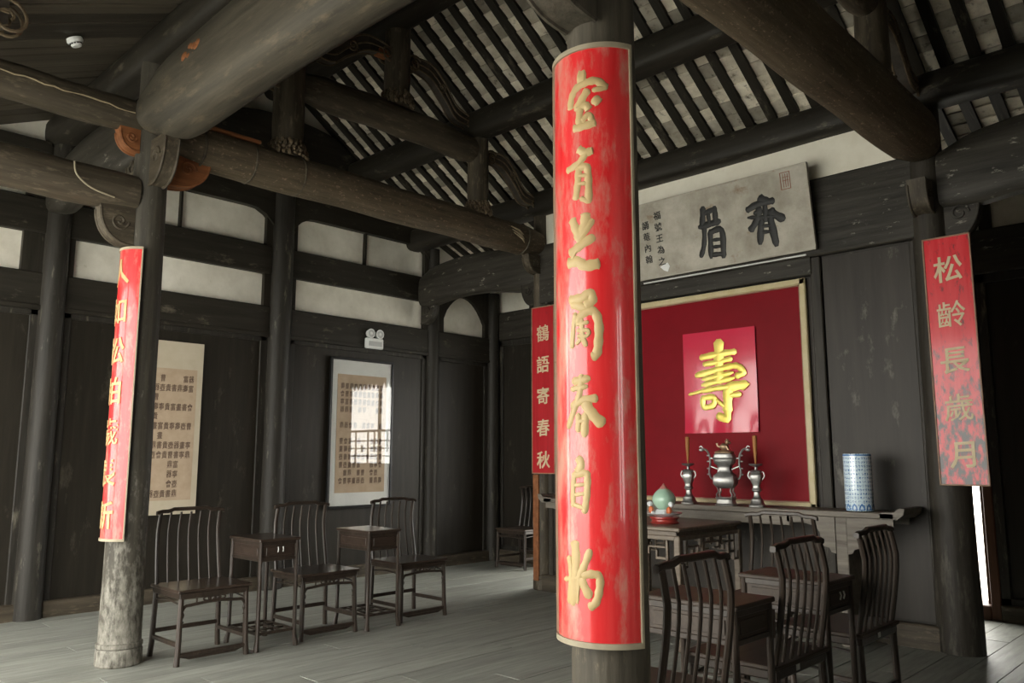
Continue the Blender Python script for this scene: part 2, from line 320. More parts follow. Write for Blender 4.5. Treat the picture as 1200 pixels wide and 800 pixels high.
CB=[([(-0.0013, 2.7653), (0.0254, 2.7628)], 0.0148), ([(-0.0377, 2.6566), (-0.0328, 2.6933), (-0.0119, 2.7251), (0.0285, 2.7392), (0.0686, 2.7399), (0.1005, 2.7139)], 0.0087), ([(0.1005, 2.7125), (0.0583, 2.7066)], 0.0063), ([(0.0578, 2.6744), (0.0751, 2.6569)], 0.0108), ([(0.035, 2.7103), (0.0136, 2.6802), (-0.0075, 2.6489), (0.0239, 2.6539), (0.0387, 2.6361)], 0.0089), ([(0.0038, 2.6481), (-0.0007, 2.5942)], 0.0086), ([(0.0125, 2.598), (0.039, 2.6155), (0.0499, 2.588)], 0.007), ([(-0.0219, 2.5757), (0.0193, 2.5761), (0.0597, 2.5834)], 0.0089), ([(-0.0035, 2.4945), (0.0214, 2.4772), (0.0484, 2.4798)], 0.0089), ([(0.0304, 2.4791), (-0.0042, 2.4418), (-0.0548, 2.4262)], 0.0076), ([(-0.0045, 2.4216), (-0.009, 2.3687), (-0.0175, 2.3135)], 0.0082), ([(-0.0045, 2.4216), (0.0275, 2.4223), (0.0334, 2.3612), (0.0325, 2.2949)], 0.0082), ([(0.0325, 2.2949), (0.0049, 2.3091)], 0.0056), ([(-0.0049, 2.3947), (0.0271, 2.3922)], 0.0044), ([(-0.0053, 2.3646), (0.0233, 2.3627)], 0.0044), ([(-0.0348, 2.2382), (-0.0172, 2.1939), (-0.0008, 2.1616)], 0.0099), ([(0.0202, 2.2505), (0.0158, 2.2106), (-0.0133, 2.1636)], 0.0112), ([(0.0407, 2.2185), (-0.0049, 2.1622)], 0.0083), ([(0.0472, 2.1629), (-0.0053, 2.1366), (-0.0463, 2.1166)], 0.0097), ([(-0.0053, 2.1366), (-0.0368, 2.0978)], 0.0042), ([(-0.0572, 2.0832), (-0.0145, 2.0831), (0.0175, 2.0642), (0.065, 2.0673)], 0.0113), ([(-0.0487, 1.9499), (0.0003, 1.9506), (0.0312, 1.9655), (0.0417, 1.9397), (0.0155, 1.9204)], 0.0098), ([(-0.0363, 1.9321), (0.0154, 1.9147)], 0.009), ([(-0.0258, 1.8962), (-0.0358, 1.8399), (-0.0413, 1.7833)], 0.0062), ([(-0.0218, 1.867), (0.0074, 1.8962), (0.0448, 1.9004), (0.0618, 1.8605), (0.0609, 1.7972), (0.0532, 1.752), (0.0367, 1.7422)], 0.0093), ([(-0.0176, 1.8594), (0.0208, 1.863)], 0.0045), ([(-0.0008, 1.872), (0.0022, 1.8077)], 0.0058), ([(-0.0137, 1.8376), (0.0256, 1.8343), (0.0178, 1.8157), (-0.0139, 1.8184)], 0.0045), ([(0.0023, 1.8148), (0.0151, 1.7842)], 0.0058), ([(-0.0203, 1.792), (-0.0017, 1.8081)], 0.0045), ([(-0.0337, 1.6618), (0.0209, 1.6685)], 0.0082), ([(-0.0406, 1.6356), (0.0115, 1.6411)], 0.0062), ([(-0.0036, 1.6768), (-0.0127, 1.6131), (-0.0351, 1.5653), (-0.0628, 1.5071)], 0.0075), ([(-0.0443, 1.5762), (0.0031, 1.595), (0.0508, 1.6004)], 0.0082), ([(0.0107, 1.5878), (0.0324, 1.5493), (0.0702, 1.5133)], 0.0115), ([(-0.0178, 1.5439), (-0.0186, 1.4942)], 0.0068), ([(0.0101, 1.543), (0.0054, 1.48)], 0.0084), ([(-0.0182, 1.5218), (0.006, 1.5259)], 0.0041), ([(-0.0225, 1.3996), (-0.0079, 1.3793), (-0.0249, 1.352)], 0.0088), ([(-0.0383, 1.345), (-0.0437, 1.2973), (-0.0446, 1.2418)], 0.0067), ([(-0.0384, 1.3416), (0.0073, 1.3489), (0.0145, 1.3255), (0.0098, 1.2651), (0.0016, 1.2202)], 0.0074), ([(-0.0343, 1.3077), (0.0029, 1.3118)], 0.004), ([(-0.0348, 1.2759), (0.0025, 1.281)], 0.004), ([(-0.0353, 1.2422), (0.0056, 1.2316)], 0.0047), ([(-0.0402, 1.1193), (-0.0354, 1.0633), (-0.0499, 0.9295)], 0.0107), ([(-0.0679, 1.0663), (-0.0575, 1.008), (-0.0682, 0.9271)], 0.0072), ([(-0.086, 0.9939), (-0.0246, 1.0055)], 0.0054), ([(-0.0229, 1.0174), (-0.0295, 0.9349)], 0.0047), ([(0.0196, 1.0936), (-0.0025, 1.0425), (-0.0208, 1.0117)], 0.0076), ([(-0.0099, 1.0127), (0.0237, 1.0198), (0.0514, 1.0126), (0.0507, 0.9705), (0.0379, 0.9295), (0.0156, 0.9135)], 0.0079), ([(-0.0137, 0.9977), (0.0149, 0.9509)], 0.0094)]
SH=[([(0.016, 0.357), (0.008, 0.159)], 0.0378), ([(-0.169, 0.236), (-0.001, 0.253), (0.172, 0.26)], 0.0227), ([(-0.14, 0.171), (-0.004, 0.18), (0.133, 0.2)], 0.0197), ([(-0.218, 0.073), (-0.022, 0.109), (0.13, 0.132), (0.203, 0.123), (0.252, 0.066), (0.178, 0.038)], 0.0227), ([(0.011, 0.09), (0.001, -0.004)], 0.0394), ([(-0.13, 0.036), (0.112, 0.069)], 0.0167), ([(-0.135, -0.016), (0.118, 0.019)], 0.0197), ([(-0.296, -0.099), (-0.168, -0.076)], 0.0121), ([(-0.168, -0.076), (-0.029, -0.06), (0.092, -0.055)], 0.0197), ([(0.092, -0.057), (0.24, -0.046), (0.275, -0.068)], 0.0333), ([(0.092, -0.064), (0.08, -0.265)], 0.0363), ([(0.08, -0.265), (0.073, -0.344), (-0.02, -0.308)], 0.0272), ([(0.111, -0.132), (0.207, -0.127)], 0.0197), ([(-0.171, -0.145), (-0.059, -0.139), (-0.062, -0.211), (-0.158, -0.225), (-0.171, -0.145)], 0.0212), ([(-0.03, -0.165), (0.04, -0.225)], 0.0151)]
PL=[([(0.09, 0.557), (0.065, 0.408)], 0.0199), ([(0.08, 0.508), (0.201, 0.533)], 0.0168), ([(0.209, 0.538), (0.207, 0.408)], 0.0184), ([(0.137, 0.51), (0.141, 0.407)], 0.0138), ([(0.052, 0.399), (0.228, 0.411)], 0.0214), ([(0.083, 0.375), (0.062, 0.233), (0.017, 0.125)], 0.0168), ([(0.137, 0.32), (0.121, 0.12)], 0.0184), ([(0.137, 0.328), (0.255, 0.326), (0.246, 0.098)], 0.0199), ([(0.143, 0.254), (0.237, 0.247)], 0.0107), ([(0.14, 0.189), (0.234, 0.183)], 0.0107), ([(0.137, 0.118), (0.239, 0.111)], 0.0153), ([(0.655, 0.534), (0.724, 0.479)], 0.026), ([(0.527, 0.453), (0.638, 0.487), (0.774, 0.484)], 0.0207), ([(0.637, 0.45), (0.618, 0.363), (0.538, 0.271)], 0.0214), ([(0.695, 0.458), (0.689, 0.334)], 0.0168), ([(0.764, 0.415), (0.732, 0.346)], 0.0168), ([(0.734, 0.394), (0.843, 0.313)], 0.0245), ([(0.56, 0.38), (0.789, 0.347)], 0.0115), ([(0.645, 0.33), (0.615, 0.156)], 0.0214), ([(0.732, 0.339), (0.756, 0.121)], 0.0229), ([(0.65, 0.284), (0.736, 0.275)], 0.0107), ([(0.648, 0.232), (0.74, 0.222)], 0.0107), ([(0.591, 0.411), (0.65, 0.426)], 0.0122)]

# ================================================================ THE HALL
XL, XR, YF, YR = -8.2, 0.62, -0.5, 8.2          # left wall, right wall, open front, rear wall
X1, X2, YB, YC = -5.95, -1.87, 2.28, 6.68       # column grid
RP = [(-1.0, 3.19), (2.28, 4.6), (3.4, 5.12), (4.5, 5.86), (5.65, 5.06), (6.65, 4.42), (8.2, 3.77), (9.0, 3.43)]
def roof_z(y):
    for (a, za), (b, zb) in zip(RP, RP[1:]):
        if y <= b: return za + (zb - za) * (y - a) / (b - a)
    return RP[-1][1]
# ---- floor
fl = struct('floor')
MB().box(XL - .3, XR + .3, YF - .2, YR + .3, -.12, -.045).build('floor_bed', 'joint', fl, 0)
PW, PL_ = .22, 2.6
pm = MB().box(0, PW - .003, 0, PL_ - .004, -.05, 0, .002).build('floorboard', 'floor', None, 0, mesh=True)
x = XL - .1; col = 0
while x < XR + .2:
    y = YF - .2 - ((col * 1.07) % PL_)
    while y < YR + .3:
        y0, y1 = max(y, YF - .2), min(y + PL_, YR + .3)
        if y1 - y0 > .08:
            link('floorboard', pm, fl, (x, y0, random.uniform(-.002, .0015)), None, (1, (y1 - y0) / PL_, 1))
        y += PL_
    x += PW; col += 1
# ---- outside ground
g = MB().box(-22, 14, -16, YF - .22, -.14, -.06).box(-22, 14, YR + .45, 22, -.14, -.06).build('courtyard_ground', 'stone', None, 0)
tag(g, None, None, kind='structure')

# ---- left wall
wl = struct('wall_left')
gable = [(YF, 0), (YR + .3, 0), (YR + .3, roof_z(8.5) + .08)] + [(a, b + .08) for a, b in RP[::-1] if YF < a < 8.3] + [(YF, roof_z(YF) + .08)]
MB().plate_x(gable, XL - .25, XL).build('plaster_wall', 'plaster', wl, 0)
def along(x0, x1):      # boxes on the left wall by (y0, y1, z0, z1)
    return lambda mb, y0, y1, z0, z1, c=.006: mb.box(x0, x1, y0, y1, z0, z1, c)
B = along(XL, XL + .05)
bays = [(YF, .2), (.42, 2.21), (2.42, 4.50), (4.79, 6.83), (7.02, 7.97)]
for i, (a, b) in enumerate(bays):
    MB().box(XL, XL + .03, a - .02, b + .02, .1, 2.8).build('wall_board', 'panel', wl)
    mb = MB()                               # frame of the boarded panel
    for q in (a, b - .07): mb.box(XL + .02, XL + .05, q - (.03 if q == a else 0), q + (.1 if q != a else .07), .13, 2.80, .006)
    mb.box(XL + .02, XL + .05, a, b, 2.69, 2.76, .006); mb.build('panel_frame', 'wallpost', wl)
    mb = MB(); mb.box(XL, XL + .10, a, b, -.02, .14, .012); mb.build('sill_beam', 'beam_y', wl)
    mb = MB(); mb.box(XL, XL + .08, a - .02, b + .02, 2.76, 3.09, .012); mb.box(XL, XL + .092, a - .02, b + .02, 2.74, 2.785, .006); mb.build('rail_beam', 'dark_y', wl)
for a, b in bays[:4]:
    MB().box(XL, XL + .08, a - .02, b + .02, 3.46, 3.79, .012).build('middle_beam', 'dark_y', wl)
    mb = MB()                               # surrounds that close the plaster windows at their ends
    for z0, z1 in ((3.08, 3.47), (3.78, 4.3)):
        mb.box(XL, XL + .06, a - .02, a + .05, z0, z1).box(XL, XL + .06, b - (.18 if b == 2.21 else .06), b + .02, z0, z1)
    m_ = (a + b) / 2 - .01
    mb.box(XL, XL + .055, m_, m_ + .022, 3.78, 4.22); mb.build('window_post', 'dark_z', wl)
# arched beams over the upper plaster windows
for a, b, flip in ((.42, 2.21, 1), (2.42, 4.50, 1), (4.79, 6.83, 0)):
    L_ = b - a; lo = []; hi = []
    for i in range(21):
        t = i / 20; y = a - .02 + (L_ + .04) * t
        e = min(t, 1 - t) * L_
        zb_ = 4.205 - .17 * max(0, 1 - e / .28) ** 2.2 if e < .28 else 4.205
        tt = t if not flip else 1 - t
        zt = 4.78 - .42 * tt ** 1.6
        lo.append((y, zb_)); hi.append((y, zt if b != 2.21 else min(zt, 4.3)))
    MB().plate_x(lo + hi[::-1], XL - .02, XL + .085).build('arched_beam', 'dark_y', wl)
# upper curved truss member on the gable
lo = []; hi = []
for i in range(25):
    t = i / 24; y = 3.1 + 3.1 * t; k = 1 - abs(2 * t - 1) ** 2.2
    lo.append((y, 4.55 + .33 * k)); hi.append((y, min(4.86 + .50 * k, roof_z(y) - .02)))
MB().plate_x(lo + hi[::-1], XL - .02, XL + .1).build('curved_truss_beam', 'dark_y', wl)
for y, r, zt in ((.31, .11, 3.75), (2.31, .115, 4.55), (4.645, .135, 5.6), (6.92, .095, 4.2), (8.06, .1, 3.75)):
    MB().lathe([(r * 1.06, 0), (r, .6), (r * .95, zt * .6), (r * .9, zt)], 18, (XL + .06, y, 0)).build('wall_post', 'wallpost', wl)
# window_surround of the ogee plaster window next to the corner
og = [(7.02, 3.06), (7.97, 3.06), (7.97, 4.1), (7.02, 4.25)]
ring = [(7.12, 3.12)] + [(7.12 + .78 * t, 3.28 + .34 * math.sin(PI * min(1, t * 1.02)) ** .7 - (.06 if t in (.2, .8) else 0)) for t in [i / 14 for i in range(15)]] + [(7.9, 3.12)]
mb = MB()
for p, q in zip(ring, ring[1:]):            # strips from the arch up to the beam
    if q[0] - p[0] > 1e-4: mb.plate_x([(p[0], p[1]), (q[0], q[1]), (q[0], 4.0), (p[0], 4.0)], XL - .01, XL + .06)
mb.plate_x([(7.0, 3.06), (7.12, 3.06), (7.12, 4.0), (7.0, 4.0)], XL - .01, XL + .06).plate_x([(7.9, 3.06), (8.0, 3.06), (8.0, 4.0), (7.9, 4.0)], XL - .01, XL + .06)
mb.build('window_surround', 'dark_z', wl, 0)
# bare plaster patch at far upper left: the lit infill above bay of the front
MB().box(XL, XL + .09, .3, 2.2, 4.22, 4.34, .01).build('top_rail', 'dark_y', wl)

# ---- rear wall with its two doorways
wr = struct('wall_back')
ops = [(-6.85, -4.12), (-3.2, -2.02)]
solid = [(XL, -6.85), (-4.12, -3.2), (-2.02, XR)]
mb = MB()
for a, b in solid: mb.box(a, b, YR, YR + .22, 0, 2.9)
mb.box(XL, XR, YR, YR + .22, 2.9, roof_z(YR) + .1); mb.build('plaster_wall', 'plaster', wr, 0)
segs = [(XL + .1, -6.93), (-4.04, -3.28), (-1.94, -.95), (-.9, XR)]
for a, b in segs:
    MB().box(a, b, YR - .03, YR, .1, 3.08).build('wall_board', 'panel', wr)
    mb = MB()
    for q in (a, b - .08): mb.box(q, q + .08, YR - .06, YR - .02, .12, 3.06, .006)
    mb.box(a, b, YR - .06, YR - .02, 2.98, 3.06, .006).box(a, b, YR - .06, YR - .02, .13, .2, .006); mb.build('panel_frame', 'wallpost', wr)
    MB().box(a, b, YR - .10, YR, -.02, .14, .012).build('sill_beam', 'beam_x', wr)
MB().box(XL, XR, YR - .09, YR, 3.06, 3.47, .012).build('rail_beam', 'lintel', wr)
for a, b in ops: MB().box(a - .02, b + .02, YR - .05, YR + .2, 2.84, 3.07, .01).build('door_head', 'dark_x', wr)
for x_ in (-7.45, X1, -3.82, X2 + .05, -.4):
    MB().box(x_ - .05, x_ + .05, YR - .07, YR, 3.46, 3.82, .01).build('window_post', 'dark_z', wr)
n = 0
for a, b in ops:
    n += 1
    d = struct('door_%d' % n)
    mb = MB()
    for q in (a - .08, b): mb.box(q, q + .08, YR - .07, YR + .24, 0, 2.9, .008)
    mb.box(a, b, YR - .07, YR + .24, -.02, .12, .01); mb.build('door_frame', 'brown_door', d)
    # fretwork screen and valance in the doorway
    if n == 1:
        mb = MB(); yy = YR + .16
        def bar(x0, x1, z0, z1): mb.box(x0, x1, yy - .012, yy + .012, z0, z1)
        MB().box(-5.82, -5.74, YR - .05, YR + .22, 0, 2.86, .008).build('door_post', 'brown_door', d)
        a = -5.74; w_ = b - a
        bar(a, b, 1.26, 1.31); bar(a, b, 1.84, 1.88); bar(a, b, 2.70, 2.86)
        bar(a + w_ * .40, a + w_ * .40 + .07, .1, 2.86)
        for k in range(9):
            q = a + w_ * (k + .5) / 9; bar(q, q + .024, 1.30 if k % 2 else 1.5, 1.84 if k % 3 else 1.62)
        for z_ in (1.42, 1.55, 1.68): bar(a, b, z_, z_ + .022)
        for k in range(6): MB().box(a + w_ * k / 6 + .004, a + w_ * (k + 1) / 6 - .004, yy - .02, yy + .02, .1, 1.26, .008).build('dado_board', 'brown_door', d)
        mb.build('fretwork_rail', 'dark_x', d, 0)
        mb = MB()
        for k in range(14):
            q = a + w_ * (k + .5) / 14
            mb.plate_y([(q - .052, 2.71), (q + .052, 2.71), (q + .03, 2.63), (q, 2.58), (q - .03, 2.63)], yy - .01, yy + .01)
        mb.build('carved_valance', 'dark_x', d, 0)
mb = MB().box(-2.62, -2.0, YR + .18, YR + .22, .06, 2.56, .01)
# door leaf folded back outside the right doorway
MB().box(-2.07, -2.025, YR + .05, YR + .65, .06, 2.8, .006).build('door_leaf', 'brown_door', bpy.data.objects['door_2'])

# ---- unseen wall added behind the camera to cut daylight on the right side (the other two bays stay open to the courtyard)
wf = struct('wall_front_blocker')
MB().box(-1.75, XR, YF - .12, YF, 0, 3.35).build('plaster_wall', 'plaster', wf, 0)
for k in range(5): MB().box(-1.74 + k * .47, -1.74 + (k + 1) * .47 - .01, YF, YF + .03, .1, 3.0, .004).build('wall_board', 'panel', wf)
MB().box(-1.75, XR, YF, YF + .07, 3.0, 3.2, .01).build('rail_beam', 'dark_x', wf)
# ---- right wall (beside the camera)
wg = struct('wall_right')
mb = MB(); wy0, wy1, wz0, wz1 = 1.0, 1.6, 1.0, 2.4
for a, b in ((YF, wy0), (wy1, YR + .3)): mb.box(XR, XR + .25, a, b, 0, roof_z(a if a < 1 else 8.4))
mb.box(XR, XR + .25, wy0, wy1, 0, wz0).box(XR, XR + .25, wy0, wy1, wz1, 3.9).plate_x([(YF, 3.35), (YR + .3, 3.35), (YR + .3, roof_z(8.5) + .08)] + [(a, b + .08) for a, b in RP[::-1] if YF < a < 8.3] + [(YF, roof_z(YF) + .08)], XR + .01, XR + .24)
mb.build('plaster_wall', 'plaster', wg, 0)
w1 = struct('window_1'); mb = MB()
for a, b, c, d in ((wy0 - .06, wy0, wz0 - .06, wz1 + .06), (wy1, wy1 + .06, wz0 - .06, wz1 + .06), (wy0, wy1, wz0 - .06, wz0), (wy0, wy1, wz1, wz1 + .06), ((wy0 + wy1) / 2 - .02, (wy0 + wy1) / 2 + .02, wz0, wz1)):
    mb.box(XR - .06, XR + .2, a, b, c, d, .006)
mb.build('window_frame', 'dark_z', w1)
for a, b in ((YF, .78), (1.82, 2.2), (2.45, 6.55), (6.8, 8.1)):
    MB().box(XR - .03, XR, a, b, .1, 3.0).build('wall_board', 'panel', wg)
    MB().box(XR - .08, XR, a, b, 3.0, 3.2, .01).box(XR - .08, XR, a, b, 3.8, 4.0, .01).build('rail_beam', 'dark_y', wg)

# ---- central screen wall between the two rear columns
ws = struct('wall_screen')
YS = 6.66
MB().box(X1, X2, YS, YS + .06, .0, 3.15).build('backing_board', 'dark_x', ws, 0)
for a, b in ((-5.78, -4.93), (-4.86, -2.82), (-2.72, -2.0)):
    MB().box(a, b, YS - .022, YS + .01, .19, 2.93 if b == -2.82 else 3.08).build('wall_board', 'screen_panel', ws)
for x_ in (-4.93, -2.82):
    MB().box(x_, x_ + .09, YS - .05, YS + .02, .16, 3.1, .008).build('stile', 'darkpillar', ws)
for x_ in (-5.83, -2.02):
    MB().box(x_, x_ + .06, YS - .04, YS + .02, .16, 3.1, .008).build('stile', 'darkpillar', ws)
MB().box(X1, X2, YS - .08, YS + .06, -.02, .17, .012).build('sill_beam', 'beam_x', ws)
MB().box(-4.86, -2.8, YS - .06, YS + .03, 2.95, 3.11, .01).build('picture_rail', 'lintel', ws)
MB().box(X1, X2, YS - .07, YS + .1, 3.105, 3.78, .012).build('lintel_beam', 'lintel', ws)
MB().box(X1, X2, YS - .01, YS + .06, 3.77, 4.2).build('plaster_infill', 'plaster_cream', ws, 0)
MB().box(-4.5, -2.83, YS - .085, YS - .062, 3.118, 3.13).build('paper_strip', 'mat_white', ws, 0)

# ---- roof: the ceiling
ce = struct('ceiling')
import mathutils
def slope_obj(name, me, x, y0, y1, dz, length):    # lay a mesh modelled along +Y (unit length) on the roof
    a = math.atan2(roof_z(y1) - roof_z(y0), y1 - y0); L_ = math.hypot(y1 - y0, roof_z(y1) - roof_z(y0))
    return link(name, me, ce, (x, y0, roof_z(y0) + dz), (a, 0, 0), (1, L_ / length, 1))
rm = MB().box(-.041, .041, 0, 1, .032, .075, 0).build('rafter', 'dark_y', None, 0, mesh=True)
SP = .21; NG = int((XR - XL) / SP)
for y0, y1 in ((2.28, 3.4), (3.4, 4.5), (4.5, 5.65), (5.65, 6.65), (6.65, 9.0)):
    for k in range(NG + 1):
        slope_obj('rafter', rm, XL + .04 + k * SP + random.uniform(-.012, .012), y0, y1, 0, 1)
# boarded front slope
cb = MB().box(0, .152, 0, 1, 0, .02, .004).build('ceiling_board', 'ceil_board', None, 0, mesh=True)
k = 0
x = XL
while x < XR:
    slope_obj('ceiling_board', cb, x, -1.0, 2.28, random.uniform(.02, .034), 1); x += .157; k += 1
MB().plate_x([(a, b + .15) for a, b in RP] + [(a, b + .22) for a, b in RP[::-1]], XL - .3, XR + .3).build('roof_light_seal', 'light_seal', ce, 0)  # slab added above the tiles to stop daylight leaking through
# pan tiles seen between the rafters, each laid over the next one down
def tile_rows():
    for d, ya, yb in ((1, 4.5, 9.0), (-1, 4.5, 2.3)):
        y = ya
        while (y < yb) if d == 1 else (y > yb):
            seg = roof_z(y + d * .001) - roof_z(y + d * .01); run = .145 / math.hypot(1, seg / .009)
            yield d, y, y + d * run
            y += d * run
rows = list(tile_rows())
def view(p):   # how large a tile shows, used only to pick which tiles become separate parts
    v = Vector(p) - Vector((0, 0, 1.4)); f = Vector((-.686, .713, .1435)); r = Vector((.7206, .6934, 0)); u = r.cross(f); z = v.dot(f)
    if z < .5: return 0
    X, Y = v.dot(r) / z, v.dot(u) / z
    return 1 / z if abs(X) < .64 and abs(Y) < .43 else 0
cands = []
for k in range(NG):
    x = XL + .04 + SP * (k + .5)
    for d, ya, yb in rows: cands.append((view((x, ya, roof_z(ya) + .1)) * (d == 1), x, d, ya, yb))
cands.sort(reverse=True)
tm = MB().box(-.098, .098, 0, .158, 0, .013, 0).build('roof_tile', 'tile', None, 0, mesh=True)
stuff = MB()
for i, (v_, x, d, ya, yb) in enumerate(cands):
    za, zb = roof_z(ya) + .075, roof_z(yb) + .075 + .017
    a = math.atan2(zb - za, abs(yb - ya))
    dx = random.uniform(-.006, .006); a += random.uniform(-.006, .012); dz = random.uniform(0, .004)
    if i < 300: link('roof_tile', tm, ce, (x + dx, ya, za + dz), (a, 0, random.uniform(-.02, .02)))
    else:
        mt = Matrix.Translation((x + dx, ya, za + dz)) @ (Matrix.Rotation(PI, 4, 'Z') if d < 0 else Matrix.Identity(4)) @ Matrix.Rotation(a, 4, 'X')
        stuff.box(-.098, .098, 0, .158, 0, .013, 0, mt)
o = stuff.build('tile_field', 'tile', ce, 0); o['kind'] = 'stuff'

# ---- timbers of the frame: purlins, columns, beams, struts
def purlin(label, y, z, r, m='beam_x'):
    st = []
    for i in range(9):
        x = XL + (XR - XL) * i / 8; st.append((x, y, z, r * 1.0, r * (1 + .04 * math.sin(i * 2.1))))
    return tag(MB().loft('x', st, 20, 3.4).build('purlin', m), label, 'purlin')
purlin('ridge purlin, highest round timber above the rafters, at the top edge', 4.5, 5.86 - .17, .15, 'dark_x')
purlin('square-backed purlin halfway down the rear roof slope, crossing behind the red board', 5.62, 5.06 - .16, .145, 'dark_x')
purlin('purlin directly above the cream plaster strip over the screen wall', 6.63, 4.42 - .15, .14, 'dark_x')
purlin('purlin over the front row of columns at the edge of the boarded ceiling', 2.28, 4.6 - .14, .135, 'dark_x')
purlin('upper front purlin above the big pale cross beam', 3.4, 5.12 - .15, .14, 'dark_x')
purlin('eaves purlin along the open front of the hall', -.5, 3.405 - .12, .11, 'dark_x')

def spiral(c, r0, turns, ax, sgn=1, a0=0, n=26):     # carved scroll in the y-z ('x') or x-z ('y') plane
    P = []
    for i in range(n + 1):
        t = i / n; a = a0 + sgn * turns * 2 * PI * t; r = r0 * (1 - .85 * t)
        u, v = r * math.cos(a), r * math.sin(a)
        P.append((c[0], c[1] + u, c[2] + v) if ax == 'x' else (c[0] + u, c[1], c[2] + v))
    return P
def wing(ax, o, t0, sgn, zt, w, h, th, m, parent, name='bracket'):
    """curved bracket: straight against the column (at t0) and under the beam (at zt), hollow-curved on the free side"""
    q = [(0, 0), (w, 0)] + [(w * (1 - .06) * math.cos(a) ** .8 if a < PI / 2 - .01 else 0, -.04 - (h - .04) * math.sin(a)) for a in [PI / 2 * i / 10 for i in range(11)]]
    poly = [(t0 + sgn * a, zt + b) for a, b in q]
    mb = MB()
    if ax == 'y': mb.plate_x(poly, o - th / 2, o + th / 2)
    else: mb.plate_y(poly, o - th / 2, o + th / 2)
    e = [(t0 + sgn * a, zt + b) for a, b in q[2:]]
    for s in (-1, 1): mb.tube([(o + s * th * .46, a, b) if ax == 'y' else (a, o + s * th * .46, b) for a, b in e], .011, 6)     # moulding on both arrises
    for s in (-1, 1):
        oo = o + s * th * .52
        c = (oo, t0 + sgn * w * .42, zt - h * .42) if ax == 'y' else (t0 + sgn * w * .42, oo, zt - h * .42)
        mb.tube(spiral(c, min(w, h) * .26, 1.4, 'x' if ax == 'y' else 'y', sgn), [.009] * 27, 6)
    return mb.build(name, m, parent)
def column(label, x, y, r0, r1, zt, m, cat='column', rings=True):
    t = thing('timber_column', label, cat, (x, y, 0))
    pr = [(r0 * (1 + .012 * math.sin(i * 1.9)) * (1 - i / 14) + r1 * i / 14, zt * i / 14) for i in range(15)]
    MB().lathe(pr, 32).build('shaft', m, t)
    if rings:
        MB().lathe([(r0 + .004, .0), (r0 + .012, .01), (r0 + .012, .10), (r0 + .004, .115)], 32).build('base_ring', m, t)
        MB().lathe([(r0 + .0, .118), (r0 + .011, .124), (r0 + .011, .148), (r0, .155)], 32).build('hoop', m, t)
    return t
cl = column('grey weathered column in left foreground carrying a narrow curved red couplet board', X1, YB, .138, .112, 4.5, 'pillar')
cc = column('thick column in the centre foreground behind the large curved red couplet board', -1.76, 2.32, .138, .124, 4.6, 'pillar2')
cs = column('far slender column left of the screen wall, carrying the small crane couplet board', X1, YC, .105, .095, 4.3, 'beam_z')
cr = column('dark scuffed column right of the screen wall, behind the flaked red pine board', X2, YC, .155, .12, 4.35, 'darkpillar', rings=False)
for x_, nm in ((X1, 'left'), (X2, 'right')):
    column('front porch column on the open front edge, %s one of the pair' % nm, x_, -.5, .13, .115, 3.3, 'pillar')
# brackets on the columns
lab(wing('y', 0, -.11, -1, 3.2, .25, .28, .11, 'beam_y', cl), 'dark curved bracket with carved scroll')
lab(wing('y', 0, -.11, -1, 3.80, .15, .17, .1, 'orange', cl), 'raw orange timber bracket')
lab(wing('y', 0, .11, 1, 3.70, .33, .26, .13, 'orange', cl), 'raw orange timber bracket')
wing('x', 0, .11, 1, 3.72, .26, .34, .11, 'beam_x', cl)
wing('x', 0, -.11, -1, 3.75, .26, .34, .11, 'beam_x', cl)
# same brackets on the centre column
lab(wing('y', 0, -.12, -1, 3.2, .30, .20, .15, 'pillar2', cc), 'pale rounded bracket end')
wing('y', 0, .12, 1, 3.70, .3, .26, .12, 'beam_y', cc)
wing('x', 0, -.12, -1, 3.72, .26, .34, .11, 'beam_x', cc)
wing('x', 0, -.09, -1, 3.42, .20, .30, .1, 'dark_x', cs)
wing('y', 0, -.09, -1, 3.66, .2, .2, .1, 'beam_y', cs)
wing('x', 0, .12, 1, 3.40, .26, .36, .1, 'lintel', cr)
wing('y', 0, -.11, -1, 3.52, .17, .25, .14, 'beam_z', cr)
lab(MB().box(-.05, .03, -.118, -.09, .1, 1.22, .004).build('mended_strip', 'orange', cs), 'pale orange repair strip on the lower shaft')

